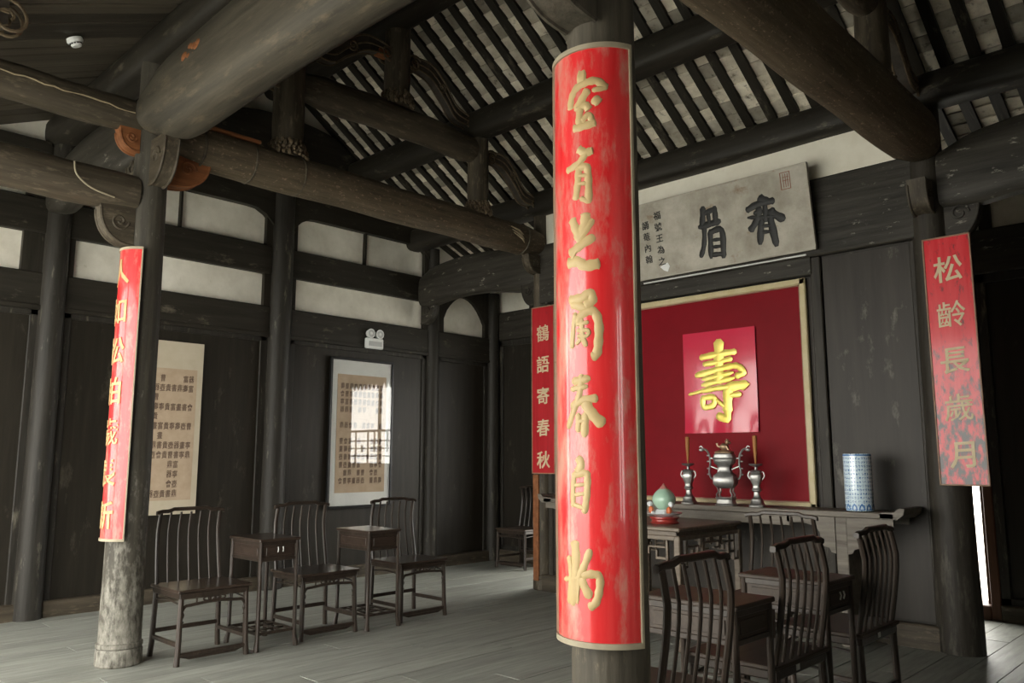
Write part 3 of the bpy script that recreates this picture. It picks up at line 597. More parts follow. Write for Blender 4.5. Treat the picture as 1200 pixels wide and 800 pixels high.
def round_beam(label, x, y0, y1, zc, hw, hh, m, taper=.35, name='tie_beam', bands=(), cam_=0.0):
    t = thing(name, label, 'beam', (0, 0, 0))
    st = []
    for i in range(17):
        u = i / 16; y = y0 + (y1 - y0) * u; e = min(u, 1 - u) * abs(y1 - y0)
        k = 1 - taper * max(0, 1 - e / .28)
        st.append((y, x, zc + cam_ * math.sin(PI * u) + .006 * math.sin(i * 1.3), hw * k, hh * k))
    MB().loft('y', st, 20, 2.2).build('timber', m, t)
    for b in bands:
        MB().rings([[(x + (hw + .006) * math.cos(2 * PI * k / 20) * s_, b + d_, zc + (hh + .006) * math.sin(2 * PI * k / 20) * s_) for k in range(20)] for d_, s_ in ((-.012, .97), (-.006, 1.02), (.006, 1.02), (.012, .97))], False).build('carved_band', 'beam_y', t)
    return t
def strut(label, x, y, z0, z1, r, zf=True):
    t = thing('roof_strut', label, 'strut', (x, y, z0))
    MB().lathe([(r * .92, 0), (r, (z1 - z0) * .3), (r * .95, z1 - z0)], 18).build('shaft', 'beam_z', t)
    mb = MB()
    for ring_, (zr, rr, nn, sz) in enumerate(((.02, r * 1.1, 20, .026), (.055, r * 1.13, 22, .024), (.09, r * 1.08, 20, .022), (.0, r * 1.28, 24, .02), (.12, r * 1.0, 16, .017), (.035, r * 1.24, 18, .016))):
        for k in range(nn):
            a = 2 * PI * (k + .5 * (ring_ % 2)) / nn
            mb.ball((rr * math.cos(a), rr * math.sin(a), zr), sz * random.uniform(.75, 1.15), 6, (random.uniform(.6, 1.2), random.uniform(.6, 1.2), random.uniform(.7, 1.5)))
    mb.build('carved_foot', 'carve_gilt', t)
    return t
def scroll_brace(label, x, y0, z0, y1, z1, h=.16, m='carve', parent=None):
    """S-curved carved brace running down the slope, with scrolls at both ends"""
    t = parent or thing('scroll_brace', label, 'brace', (0, 0, 0))
    P = [(x, y0, z0), (x, y0 + (y1 - y0) * .3, z0 + (z1 - z0) * .05), (x, y0 + (y1 - y0) * .55, z0 + (z1 - z0) * .45), (x, y0 + (y1 - y0) * .75, z0 + (z1 - z0) * .9), (x, y1, z1)]
    P = crom(P, 6); nP = len(P); up = []; dn = []
    for i, p in enumerate(P):
        k = h * (.55 + .45 * math.sin(PI * i / (nP - 1))) / 2
        up.append((p[1], p[2] + k)); dn.append((p[1], p[2] - k))
    MB().plate_x(up + dn[::-1], x - .04, x + .04).build('carved_board', m, t)
    mb = MB()
    for s in (-1, 1):
        xx = x + s * .044
        mb.tube([(xx, a, b) for a, b in up], .010, 6).tube([(xx, a, b) for a, b in dn], .010, 6)
        mb.tube([(xx, p[1], p[2]) for p in P], .009, 6)
        mb.tube(spiral((xx, y0 + .02, z0 - .02), h * .55, 1.7, 'x', 1 if y1 > y0 else -1, .6), .012, 6)
        mb.tube(spiral((xx, y1, z1 - .03), h * .42, 1.5, 'x', -1 if y1 > y0 else 1, 2.6), .011, 6)
        mb.tube(spiral((xx, (y0 + y1) / 2, (z0 + z1) / 2 + h * .3), h * .34, 1.4, 'x', 1, 4), .010, 6)
    mb.build('scroll_relief', 'carve_gilt' if m == 'carve' else m, t)
    return t
for x_, sd in ((X1, 'left'), (X2, 'right')):
    big = sd == 'right'
    near = 'over the chairs at left' if not big else 'at the upper right'
    t = round_beam({'left': 'long round beam from left foreground column down to the far slender column', 'right': 'massive rough brown beam slanting across the upper right corner'}[sd],
               x_, YB + .1, YC - .08, 3.80 if not big else 3.86, .165 if not big else .20, .165 if not big else .21, 'rough_beam', .25, bands=(2.62, 3.05, 3.5, 6.3) if not big else ())
    if not big:
        lab(MB().box(x_ - .02, x_ + .12, 2.36, 3.1, 3.945, 3.975, .008).build('mended_wedge', 'orange', t), 'flat orange timber wedge on the top')
        mb = MB()
        for k in range(3): mb.tube([(x_ + .165, 6.0 + .02 * k, 3.86 - .03 * k), (x_ + .185, 6.1 + .03 * k, 3.83 - .04 * k), (x_ + .155, 6.22, 3.80 - .04 * k)], [.004, .014, .003], 5)
        lab(mb.build('split_patch', 'raw_split', t), 'pale splintered patch')
    round_beam('shorter upper beam between the two roof struts %s' % near, x_, 3.45, 5.7, 4.62, .11, .155, 'beam_y', .3, cam_=.03)
    round_beam('upper round beam running from %s column to the porch' % ('left foreground' if not big else 'centre foreground'), x_, YF + .1, YB - .1, 3.90, .105, .125, 'beam_y', .06)
    if not big:
        o_ = [o for o in bpy.data.objects if o.name.startswith('tie_beam')][-1]; rnd = random.Random(3)
        mb = MB().tube([(x_ + .106 + .004 * rnd.random(), .9 + 1.2 * i / 20, 3.93 - .035 * i / 20 + .008 * rnd.uniform(-1, 1)) for i in range(21)], [.002 + .004 * rnd.random() for i in range(21)], 5)
        lab(mb.build('long_crack', 'raw_split', o_), 'pale drying crack along the side')
    round_beam('lower porch beam with carved crescent groove meeting the %s column' % ('left foreground' if not big else 'centre foreground'), x_, YF + .1, YB - .1, 3.315, .12, .145, 'beam_y', .1)
    if not big:
        o_ = [o for o in bpy.data.objects if o.type == 'EMPTY' and str(o.get('label', '')).startswith('lower porch beam')][-1]
        MB().tube(crom([(x_ + .118, 1.72, 3.42), (x_ + .122, 1.74, 3.33), (x_ + .118, 1.84, 3.26), (x_ + .108, 2.0, 3.23)], 5), .006, 6).build('crescent_groove', 'trim_tan', o_)
    strut('roof strut with carved foot standing on long beam near the %s column' % ('left foreground' if not big else 'centre foreground'), x_, 3.4, 3.94, 4.98, .135)
    strut('roof strut with carved foot standing on long beam near the %s column' % ('far slender' if not big else 'dark scuffed right'), x_, 5.66, 3.94, 4.78, .115)
    strut('short roof strut on the upper beam carrying the ridge, %s frame' % sd, x_, 4.56, 4.79, 5.6, .13)
    rs = [o for o in bpy.data.objects if str(o.get('label', '')).startswith('short roof strut')][-1]
    MB().box(-.05, .05, -.26, -.13, .44, .50, .01).build('mended_block', 'orange', rs) if not big else None
    scroll_brace('carved S-shaped brace dropping from the ridge strut, rear side of %s frame' % sd, x_, 4.72, 5.30, 5.5, 4.92, .17)
    scroll_brace('carved S-shaped brace dropping from the ridge strut, front side of %s frame' % sd, x_, 4.40, 5.30, 3.62, 5.0, .17)
    scroll_brace('carved S-shaped brace between lower roof strut and rear column of %s frame' % sd, x_, 5.80, 4.62, 6.5, 4.28, .16)
    scroll_brace('carved S-shaped brace under front purlin of the %s frame' % sd, x_, 3.24, 4.62, 2.45, 4.36, .16)
scroll_brace('ornate carved hanging bracket in the very top left corner', -5.3, .45, 3.80, 1.13, 4.03, .3)

def moon_x(label, x0, x1, y, zf, hw, hh, m, name='moon_beam', n=25, pw=3.2):
    """beam along x whose back is arched: zf(u)->(centre, half height factor)"""
    t = thing(name, label, 'beam', (0, 0, 0)); st = []
    for i in range(n):
        u = i / (n - 1); c_, k = zf(u); st.append((x0 + (x1 - x0) * u, y, c_, hw * (.75 + .25 * k), hh * k))
    MB().loft('x', st, 20, pw).build('timber', m, t); return t
t = moon_x('huge pale cross beam running from left foreground column up out of the picture', X1 + .1, -1.85, YB, lambda u: (3.93 + .06 * math.sin(PI * u), min(1, .52 + 5 * min(u, 1 - u))), .2, .30, 'cross_beam', pw=2.6)
mb = MB(); rnd = random.Random(5)
for k in range(16):
    px_, pz_ = rnd.uniform(-.09, .09), rnd.uniform(-.045, .045); px_ += pz_ * .9
    mb.ball((-4.93 + px_, YB - .19 + .12 * max(0, pz_), 4.03 + pz_), rnd.uniform(.022, .04), 8, (1.3, .32, .9))
lab(mb.build('bare_patch', 'orange', t), 'small bare orange wood patch')
moon_x('blue-grey arched cross beam between left foreground column and left wall', XL + .1, X1 - .1, YB, lambda u: (3.80 + .12 * math.sin(PI * u), min(1, .6 + 3 * min(u, 1 - u))), .12, .24, 'lintel')
t = moon_x('dark arched beam from left wall to the far slender column', XL + .12, X1 - .06, YC + .02, lambda u: (3.52 + .14 * math.sin(PI * min(1, .12 + u * .9)), min(1, .62 + 2.6 * min(u * 1.0 + .05, 1 - u))), .09, .26, 'lintel')
wing('x', YC + .02, XL + .14, 1, 3.40, .26, .26, .1, 'lintel', t)
t = moon_x('dark flaking arched beam right of the scuffed right column', X2 + .1, XR, YC, lambda u: (3.50 + .14 * math.sin(PI * min(1, .08 + u)), min(1, .66 + 2.2 * min(u + .05, 1 - u))), .11, .29, 'lintel')
for x0_, x1_, sd in ((XL + .1, X1 - .1, 'left'), (X2 + .1, XR, 'right')):
    if sd == 'right': moon_x('arched cross beam between centre foreground column and the right wall', x0_ + .12, x1_, YB, lambda u: (3.80 + .12 * math.sin(PI * u), min(1, .6 + 3 * min(u, 1 - u))), .12, .24, 'beam_x')
# tie pieces between roof struts seen under the purlins
# smoke alarm on the boarded slope
sa = thing('smoke_alarm', 'round white smoke alarm on the dark boarded ceiling at upper left', 'smoke alarm', (-5.96, 1.69, roof_z(1.69) + .012))
sa.rotation_euler = (math.atan2(1.98, 4.58), 0, 0)
MB().lathe([(.03, 0), (.052, 0), (.055, -.02), (.05, -.032), (.03, -.034)], 24).build('base', 'white', sa)
MB().lathe([(.028, -.03), (.036, -.045), (.032, -.058), (.004, -.06)], 24).build('sensor_cap', 'white', sa)
mb = MB()
for k in range(12):
    a = 2 * PI * k / 12; mb.box(-.006, .006, .036, .041, -.044, -.036, 0, Matrix.Rotation(a, 4, 'Z'))
mb.build('vent_slot', 'black', sa, 0)

# ================================================================ BOARDS, PICTURES AND WRITING
def cyl_fn(R): return lambda u, z, h: ((R + h) * math.sin(u / R), -(R + h) * math.cos(u / R), z)
def curved_board(label, x, y, rz, R, half, z0, z1, face, frame, thick=.022):
    t = thing('couplet_board', label, 'couplet board', (x, y, 0), rz)
    fn = cyl_fn(R); n = 20
    def strip(u0, u1, za, zb, h0, h1, nn=n):
        rr = []
        for i in range(nn + 1):
            u = u0 + (u1 - u0) * i / nn; rr.append([fn(u, za, h0), fn(u, zb, h0), fn(u, zb, h1), fn(u, za, h1)])
        return rr
    MB().rings(strip(-half, half, z0, z1, -thick, 0)).build('board', face, t)
    fw = .009
    mb = MB(); mb.rings(strip(-half, half, z0, z0 + fw * 2, -thick, .008)).rings(strip(-half, half, z1 - fw * 2, z1, -thick, .008))
    mb.rings(strip(-half, -half + fw, z0, z1, -thick, .008, 2)).rings(strip(half - fw, half, z0, z1, -thick, .008, 2))
    mb.build('frame', frame, t)
    return t, fn
t, fn = curved_board('large curved red couplet board with seven gold characters on centre column', -1.76, 2.32, math.radians(10), .178, .199, .785, 2.885, 'red', 'trim_tan')
k_ = [(0, 8), (8, 15), (15, 21), (21, 30), (30, 39), (39, 45), (45, 52)]
for a, b in k_:
    mb = MB(); strokes(mb, [(p, w_ * 1.72) for p, w_ in CB[a:b]], fn, .0045); mb.build('character', 'gold', t)
t, fn = curved_board('narrow curved red couplet board on the left foreground column', X1 + .005, YB, math.radians(4), .168, .175, .835, 2.9, 'red', 'trim_tan')
for i, c in enumerate('人如松柏歲長新'):
    mb = MB(); glyph(mb, c, .0, 2.72 - i * .285, .19, .2, fn, .005); mb.build('character', 'gold', t)
def flat_board(label, x, y, z0, z1, w, text, face, frame, gm, gs, z_top, step, rz=0, tilt=0):
    t = thing('couplet_board', label, 'couplet board', (x, y, 0), rz)
    MB().box(-w / 2, w / 2, -.012, .012, z0, z1).build('board', face, t, 0)
    mb = MB(); f = .011
    for a, b, c, d in ((-w / 2, w / 2, z0, z0 + f), (-w / 2, w / 2, z1 - f, z1), (-w / 2, -w / 2 + f, z0, z1), (w / 2 - f, w / 2, z0, z1)):
        mb.box(a, b, -.02, .014, c, d, .002)
    mb.build('frame', frame, t)
    fn = lambda u, z, h: (u, -.0125 - h, z)
    for i, c in enumerate(text):
        mb = MB(); glyph(mb, c, 0, z_top - i * step, gs, gs * 1.02, fn, .004, .0); mb.build('character', gm, t, 0)
    return t
flat_board('flaked red board reading pine age long years, on the dark right column', -1.715, YC - .185, 1.2, 3.05, .33, '松齡長歲月', 'red_flaked', 'trim_rust', 'gold_pale', .205, 2.80, .345)
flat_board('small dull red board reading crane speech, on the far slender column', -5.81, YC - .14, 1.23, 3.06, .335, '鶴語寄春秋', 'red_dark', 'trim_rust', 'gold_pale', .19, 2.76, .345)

# grey plaque with two big characters
pq = thing('name_plaque', 'long grey wooden plaque with two large black characters above red picture board', 'plaque', (-3.82, YS - .1, 3.15))
pq.rotation_euler = (math.radians(9), 0, 0)
MB().box(-1.1, 1.1, -.03, 0, 0, .745, .006).build('board', 'plaque', pq)
mb = MB().box(-1.1, 1.1, -.036, -.002, .733, .747).box(-1.1, 1.1, -.036, -.002, -.002, .008).box(1.09, 1.102, -.036, -.002, 0, .745).box(-1.102, -1.09, -.036, -.002, 0, .745)
mb.build('edge', 'plaque', pq, 0)
fnp = lambda u, z, h: (u, -.031 - h, z)
mb = MB(); strokes(mb, [(p, w_ * 1.5) for p, w_ in PL[:11]], fnp, .006); mb.build('character', 'ink', pq)
mb = MB(); strokes(mb, [(p, w_ * 1.5) for p, w_ in PL[11:]], fnp, .006); mb.build('character', 'ink', pq)
for u, z0, step, s, tx in ((-.41, .60, .112, .085, '福號王為之'), (-.555, .53, .112, .085, '誦菴內翰'), (-.70, .43, .115, .08, '之立')):
    for i, c in enumerate(tx):
        mb = MB(); glyph(mb, c, u, z0 - i * step, s, s, fnp, .003); mb.build('small_character', 'ink', pq, 0)
mb = MB()                                   # faded square seal in the top corner
for a, b, c, d in ((.86, .95, .70, .706), (.86, .95, .555, .561), (.86, .866, .555, .706), (.944, .95, .555, .706), (.885, .889, .575, .69), (.905, .91, .575, .69), (.925, .93, .575, .69), (.88, .935, .63, .635), (.88, .935, .66, .664)):
    mb.box(a, b, -.0335, -.03, c, d)
mb.build('seal_stamp', 'seal_red', pq, 0)
lab(MB().plate_y([(-.44, .10), (-.35, .13), (-.33, .09), (-.36, .04), (-.40, .06)], -.034, -.03).build('chipped_patch', 'white', pq, 0), 'white chipped patch')

# big red picture board with gilt frame
rb = thing('picture_board', 'big crimson panel with gilt frame on the screen wall behind altar', 'picture board', (-3.815, YS - .04, 0))
MB().box(-.93, .93, -.01, .01, .99, 2.91).build('panel', 'red_board', rb, 0)
mb = MB()
for a, b, c, d in ((-.955, .955, .975, 1.03), (-.955, .955, 2.875, 2.93), (-.955, -.9, .975, 2.93), (.9, .955, .975, 2.93)):
    mb.box(a, b, -.035, .012, c, d, .008)
mb.build('frame', 'trim_gold', rb)
mb = MB()
for a, b, c, d in ((-.905, .905, 1.025, 1.04), (-.905, .905, 2.865, 2.88), (-.905, -.89, 1.025, 2.88), (.89, .905, 1.025, 2.88)):
    mb.box(a, b, -.022, .005, c, d, .003)
mb.build('inner_beading', 'trim_rust', rb)
# poster: a sheet with a slightly lifted lower edge
ps = thing('longevity_poster', 'glossy red poster with large yellow longevity character hanging on crimson panel', 'poster', (-3.71, YS - .065, 0))
def pfn(u, z, h):
    k = max(0, (1.9 - z) / .3); return (u, -h - .012 * k * k * (1 + .6 * math.sin(u * 17)) - .004, z)
rr = []
for i in range(25):
    u = -.37 + .74 * i / 24; rr.append([pfn(u, 1.625 + .94 * j / 12, 0) for j in range(13)] + [pfn(u, 1.625 + .94 * j / 12, -.0015) for j in range(12, -1, -1)])
MB().rings(rr).build('sheet', 'poster', ps, 50)
pf2 = lambda u, z, h: (pfn(u, z + 2.09, 0)[0], pfn(u, z + 2.09, 0)[1] - h, z + 2.09)
mb = MB(); strokes(mb, [(p, w_ * 1.3) for p, w_ in SH], pf2, .004, .012); mb.build('longevity_character', 'gold_bright', ps)

# ---- pictures on the left wall
def seal_text(mb, rows, y0, y1, z_top, dz, s, fn):
    n = max(len(r) for r in rows)
    for i, r in enumerate(rows):
        for j, c in enumerate(r):
            if c == ' ': continue
            u = y0 + (y1 - y0) * (j + .5) / n
            glyph(mb, SEAL[(i * 5 + j * 7 + i * j) % len(SEAL)], u, z_top - i * dz, s * .9, s * 1.25, fn, .001)
pa = thing('calligraphy_scroll', 'unframed buff paper scroll of seal characters behind left foreground column', 'calligraphy', (XL + .065, 3.37, 0), PI / 2)
MB().box(-.41, .41, -.004, .004, .84, 2.58).build('mount', 'paper_pale', pa, 0)
MB().box(-.35, .35, -.007, -.003, .98, 2.30).build('sheet', 'paper', pa, 0)
mb = MB(); fnw = lambda u, z, h: (u, -.0075 - h * .3, z)
rows = ['x xx x   xx', 'xxxxxxxxxxx', 'x x x      ', 'xxxxxxxxxxx', 'x  xx      ', 'xxxxxxxxxxx', 'xx x x     ', 'xxxxxxxxxxx', 'xxxxxxxxxxx', 'x xx   xx  ', 'xx     xx  ', 'x  x   xx  ', 'xxxxxxxxx  ']
rows = [r[:11] for r in rows]
seal_text(mb, rows, -.32, .32, 2.20, .096, .062, fnw); mb.build('lettering', 'ink_brown', pa, 0)
pb = thing('framed_calligraphy', 'glazed dark-framed calligraphy on white mount under the emergency light', 'picture', (XL + .065, 5.805, 0), PI / 2)
pb.rotation_euler = (0, 0, PI / 2)
MB().box(-.44, .44, .0, .012, .84, 2.57).build('mount', 'mat_white', pb, 0)
MB().box(-.36, .36, -.004, .002, .99, 2.40).build('sheet', 'paper', pb, 0)
mb = MB()
for a, b, c, d in ((-.465, .465, .81, .838), (-.465, .465, 2.572, 2.60), (-.465, -.44, .81, 2.60), (.44, .465, .81, 2.60)): mb.box(a, b, -.025, .02, c, d, .004)
mb.build('frame', 'black', pb)
rows = ['xxxxxxxxxx', 'xxxxxxxxxx', 'xxxxxxxxxx', 'xxx xx  xx', '          ', 'xxxx xxx x', '          ', 'xxx x  xxx', 'xxx  x xxx', 'xxxxxxxxxx', 'xxxxx  xxx', ' xx xx xx ', 'xxxxxx xxx']
mb = MB(); seal_text(mb, rows, -.32, .32, 2.26, .094, .062, lambda u, z, h: (u, -.005 - h * .3, z)); mb.build('lettering', 'ink_brown', pb, 0)
MB().box(-.44, .44, -.014, -.011, .84, 2.57).build('glass_pane', 'glass', pb, 0)
# emergency light
el = thing('emergency_light', 'white twin-head emergency light on the dark rail above framed picture', 'emergency light', (XL + .085, 5.93, 2.74), PI / 2)
MB().box(-.13, .13, -.055, 0, 0, .13, .012).build('housing', 'white', el)
for s in (-1, 1):
    h = MB().tube([(s * .068, -.005, .185), (s * .068, -.06, .185)], [.045, .058], 20).build('lamp_head', 'white', el)
    MB().tube([(s * .068, -.0595, .185), (s * .068, -.062, .185)], [.047, .046], 20).build('lens', 'lamp_lens', h)
    MB().tube([(s * .068, -.0622, .185), (s * .068, -.068, .185)], [.02, .012], 12).build('reflector', 'white', h)
    MB().tube([(s * .068, -.02, .13), (s * .068, -.02, .15)], .014, 8).build('neck', 'black', el)
MB().box(-.1, .1, -.058, -.054, .03, .09, .002).build('label_plate', 'lamp_lens', el)

# ================================================================ FURNITURE
def make_chair(label, group):
    t = thing('spindle_back_chair', label, 'chair', (0, 0, 0), 0, group)
    W, D, SH_ = .258, .225, .5
    mb = MB().box(-W - .015, W + .015, -D - .015, D + .01, SH_ - .02, SH_, .006); mb.build('seat', 'furn_x', t)
    mb = MB().box(-W, W, -D, -D + .03, SH_ - .062, SH_ - .02, .006).box(-W, W, D - .03, D, SH_ - .062, SH_ - .02, .006)
    mb.box(-W, -W + .03, -D, D, SH_ - .062, SH_ - .02, .006).box(W - .03, W, -D, D, SH_ - .062, SH_ - .02, .006); mb.build('seat_frame', 'furn', t)
    for s in (-1, 1):
        for f in (-1, 1):
            P = [(s * (W - .004), f * (D - .004), 0), (s * (W - .012), f * (D - .010), .1), (s * (W - .02), f * (D - .018), SH_ - .02)]
            MB().tube(P, [.0205, .0195, .0185], 10).build('leg', 'furn', t)
    def prof(z):
        k = (z - .5) / .5
        return D - .022 + .045 * math.sin(PI * min(1, max(0, k)) * .62) + .012 * k - max(0, k - .72) * .10
    zs = [.49, .56, .64, .72, .80, .87, .93, .97, 1.0]
    for i in range(7):
        u = -1 + 2 * i / 6; stile = i in (0, 6)
        P = [(u * (W - .02 - .02 * (z - .5)), prof(z), z) for z in zs]
        MB().tube(P, .0155 if stile else .0084, 8).build('back_post' if stile else 'spindle', 'furn', t)
    rr = []                                   # stepped crest rail, square in section with softened corners
    for i in range(25):
        u = -1 + 2 * i / 24; up = .014 * min(1, max(0, (.62 - abs(u)) / .1)); dn = -.02 * max(0, (abs(u) - .86) / .14)
        y_ = prof(1.0) + .014 * (1 - u * u); zc = 1.008 + up + dn * .5; h_ = .0135; d_ = .014
        rr.append([(u * (W + .002), y_ + a_ * d_, zc + b_ * h_) for a_, b_ in ((-1, -.6), (-.6, -1), (.6, -1), (1, -.6), (1, .6), (.6, 1), (-.6, 1), (-1, .6))])
    MB().rings(rr).build('crest_rail', 'furn', t)
    MB().box(-W + .01, W - .01, -D - .006, -D + .03, .055, .082, .005).plate_y([(-W + .03, .055), (-W + .09, .035), (W - .09, .035), (W - .03, .055)], -D + .004, -D + .018).build('footrest', 'furn', t)
    for s in (-1, 1): MB().box(s * (W - .015) - .011, s * (W - .015) + .011, -D + .01, D - .01, .12, .15, .004).build('stretcher', 'furn', t)
    MB().box(-W + .01, W - .01, D - .026, D - .004, .16, .19, .004).build('stretcher', 'furn', t)
    mb = MB()                                # bowed carved apron under the front edge of the seat
    yq = -D + .012
    mb.tube(crom([(-W + .02, yq, .34), (-W + .045, yq, .385), (-W + .09, yq, .393), (0, yq, .404), (W - .09, yq, .393), (W - .045, yq, .385), (W - .02, yq, .34)], 4), .011, 6)
    for s in (-1, 1):
        mb.tube(crom([(s * (W - .02), yq, .36), (s * (W - .035), yq, .33), (s * (W - .022), yq, .30), (s * (W - .036), yq, .28)], 4), .010, 6)
        for dx in (.02, .055): mb.tube([(s * dx + .026 * math.cos(a) * s, yq, .424 + .014 * math.sin(a)) for a in [2 * PI * k / 10 for k in range(10)]], .0065, 5, True)
        mb.tube([(s * .13, yq, .39), (s * .13, yq, .44)], .006, 6)
    mb.ball((0, yq, .424), .014, 8, (1, .5, 1)); mb.build('carved_apron', 'furn', t)
    for s in (-1, 1):
        MB().tube([(s * (W - .02), -D + .03, .40), (s * (W - .02), 0, .415), (s * (W - .02), D - .03, .40)], .007, 6).build('side_apron', 'furn', t)
    return t
G1 = 'spindle-backed rosewood chairs lining the hall'
ch0 = make_chair('leftmost dark spindle-backed chair, right beside the left foreground column', G1)
ch0.location = (-5.80, 2.775, 0); ch0.rotation_euler = (0, 0, PI / 2)
dup(ch0, (-5.86, 3.765, 0), PI / 2, 'spindle-backed chair between the two side tables on the left', G1)
dup(ch0, (-5.86, 4.735, 0), PI / 2, 'spindle-backed chair right of the left row, beyond the white-reflecting side table', G1)
dup(ch0, (-7.32, 7.80, 0), 0, 'lone spindle-backed chair against the far rear wall in the corner', G1)
cch = dup(ch0, (-2.58, 5.12, 0), 0, 'spindle-backed chair facing forward in front of the altar, right of square table', G1)
rch = [dup(ch0, (-1.94, 2.795, 0), -PI / 2, 'nearest spindle-backed chair seen from behind, right beside centre column', G1)]
rch += [dup(ch0, (-1.93, 3.695, 0), -PI / 2, 'middle spindle-backed chair of the right row seen from behind', G1)]
rch += [dup(ch0, (-1.91, 4.60, 0), -PI / 2, 'rightmost spindle-backed chair of the right row, in front of bare wall panel', G1)]

def make_side_table(label, group):
    t = thing('tall_side_table', label, 'side table', (0, 0, 0), 0, group)
    W, D, H_ = .158, .225, .80
    MB().box(-W - .015, W + .015, -D - .015, D + .015, H_ - .022, H_, .006).build('table_top', 'furn_x', t)
    mb = MB()
    for s in (-1, 1):
        mb.box(-W, W, s * D - (.012 if s > 0 else 0), s * D + (.012 if s < 0 else 0), H_ - .05, H_ - .02, .003).box(-W, W, s * D - (.014 if s > 0 else 0), s * D + (.014 if s < 0 else 0), H_ - .165, H_ - .14, .005)
        mb.box(s * W - (.012 if s > 0 else 0), s * W + (.012 if s < 0 else 0), -D, D, H_ - .05, H_ - .02, .003).box(s * W - (.014 if s > 0 else 0), s * W + (.014 if s < 0 else 0), -D, D, H_ - .165, H_ - .14, .005)
    mb.build('rail', 'furn', t)
    for s in (-1, 1):
        MB().box(-W + .02, W - .02, s * (D - .012) - .004, s * (D - .012) + .004, H_ - .145, H_ - .045, 0).box(-W + .05, W - .05, s * (D - .006) - .004, s * (D - .006) + .004, H_ - .125, H_ - .065, .002).build('apron_panel', 'furn_x', t)
        MB().box(s * (W - .012) - .004, s * (W - .012) + .004, -D + .02, D - .02, H_ - .145, H_ - .045, 0).box(s * (W - .006) - .004, s * (W - .006) + .004, -D + .05, D - .05, H_ - .125, H_ - .065, .002).build('apron_panel', 'furn_x', t)
        for f in (-1, 1):
            P = [(s * (W + .004), f * (D + .004), 0), (s * (W + .002), f * (D + .002), .03), (s * (W - .006), f * (D - .006), .08), (s * (W - .008), f * (D - .008), H_ - .02)]
            MB().tube(P, [.021, .020, .0155, .0155], 10).build('leg', 'furn', t)
    mb = MB()                                # fretted lower stretcher shelf
    for s in (-1, 1):
        mb.box(-W, W, s * (D - .01) - .01, s * (D - .01) + .01, .11, .13, .003).box(s * (W - .01) - .01, s * (W - .01) + .01, -D, D, .11, .13, .003)
        mb.box(-W, W, s * .075 - .007, s * .075 + .007, .112, .126).box(s * .06 - .007, s * .06 + .007, -D, D, .112, .126)
    mb.build('fret_shelf', 'furn', t)
    return t
def brass_lock(t, sd=-1):    # two small bright drawer fittings on the open side
    mb = MB()
    for u in (-.02, .022): mb.tube([(u, sd * .236, .70), (u, sd * .242, .72), (u, sd * .236, .738)], .004, 6)
    lab(mb.build('drawer_pull', 'mat_white', t), 'pair of small bright metal pulls')
def tags(t, x):
    lab(MB().box(x - .016, x + .016, .224, .229, .452, .482, .002).build('mortise_tag', 'mat_white', t), 'small white tag on the rear rail')
def dull(t):
    for c in t.children:
        if c.type == 'MESH' and c.data.materials[0] == M['furn_x']:
            c.material_slots[0].link = 'OBJECT'; c.material_slots[0].material = M['furn_dull']
G2 = 'tall narrow rosewood side tables between the chairs'
st0 = make_side_table('side table on the left with two bright pulls on its apron, beside the leftmost chair', G2)
lk = dup(st0, (-5.80, 4.245, 0), PI / 2, 'side table on the left whose top reflects white daylight', G2)
st2 = dup(st0, (-1.93, 3.245, 0), -PI / 2, 'side table nearest the camera in the right row, right of centre column', G2)
st3 = dup(st0, (-1.93, 4.145, 0), -PI / 2, 'side table in the right row between middle and rightmost chairs', G2)
brass_lock(st0); brass_lock(st3, 1)
for t in rch + [st2, st3, cch]: dull(t)
tags(rch[1], .06); tags(rch[2], .02)
st0.location = (-5.80, 3.265, 0); st0.rotation_euler = (0, 0, PI / 2)

# square eight-person table
e8 = thing('square_table', 'square carved wooden table with pierced apron in front of the altar', 'table', (-3.79, 5.70, 0))
W = .475; H_ = .885
MB().box(-W, W, -W, W, H_ - .03, H_, .008).build('table_top', 'table8', e8)
mb = MB()
for s in (-1, 1):
    a, b = s * W - s * .05, s * W - s * .03
    mb.box(-W + .03, W - .03, min(a, b), max(a, b), H_ - .065, H_ - .03, .004).box(min(a, b), max(a, b), -W + .03, W - .03, H_ - .065, H_ - .03, .004)
mb.build('waist', 'table8', e8)
def apron8(mt):
    mb = MB(); y0, y1 = -W + .01, -W + .035; L_ = W - .03
    def b_(x0, x1, z0, z1):
        mb.box(x0, x1, y0, y1, z0, z1, .003, mt)
        mb.box(-x1, -x0, y0, y1, z0, z1, .003, mt)
    b_(0, L_, .79, .822)
    b_(L_ - .10, L_ - .08, .66, .79); b_(L_ - .19, L_ - .08, .645, .665); b_(L_ - .19, L_ - .172, .665, .715); b_(L_ - .10, L_, .585, .602); b_(L_ - .045, L_ - .028, .602, .66)
    b_(L_ - .10, L_ - .085, .60, .66); b_(L_ - .26, L_ - .10, .73, .745); b_(L_ - .26, L_ - .245, .68, .745); b_(.0, .12, .745, .76); b_(.10, .115, .70, .75); b_(0, .03, .76, .79)
    b_(.04, .10, .70, .712); b_(L_ - .33, L_ - .315, .69, .79); b_(.15, .165, .72, .79)
    mb.tube([mt @ Vector((.045 * math.cos(a), -W + .022, .765 + .018 * math.sin(a))) for a in [2 * PI * k / 12 for k in range(12)]], .006, 5, True)
    return mb
for k in range(4): apron8(Matrix.Rotation(k * PI / 2, 4, 'Z')).build('pierced_apron', 'table8', e8)
for s in (-1, 1):
    for f in (-1, 1):
        MB().box(s * (W - .03) - .026, s * (W - .03) + .026, f * (W - .03) - .026, f * (W - .03) + .026, 0, H_ - .06, .006).build('leg', 'table8', e8)
mb = MB()
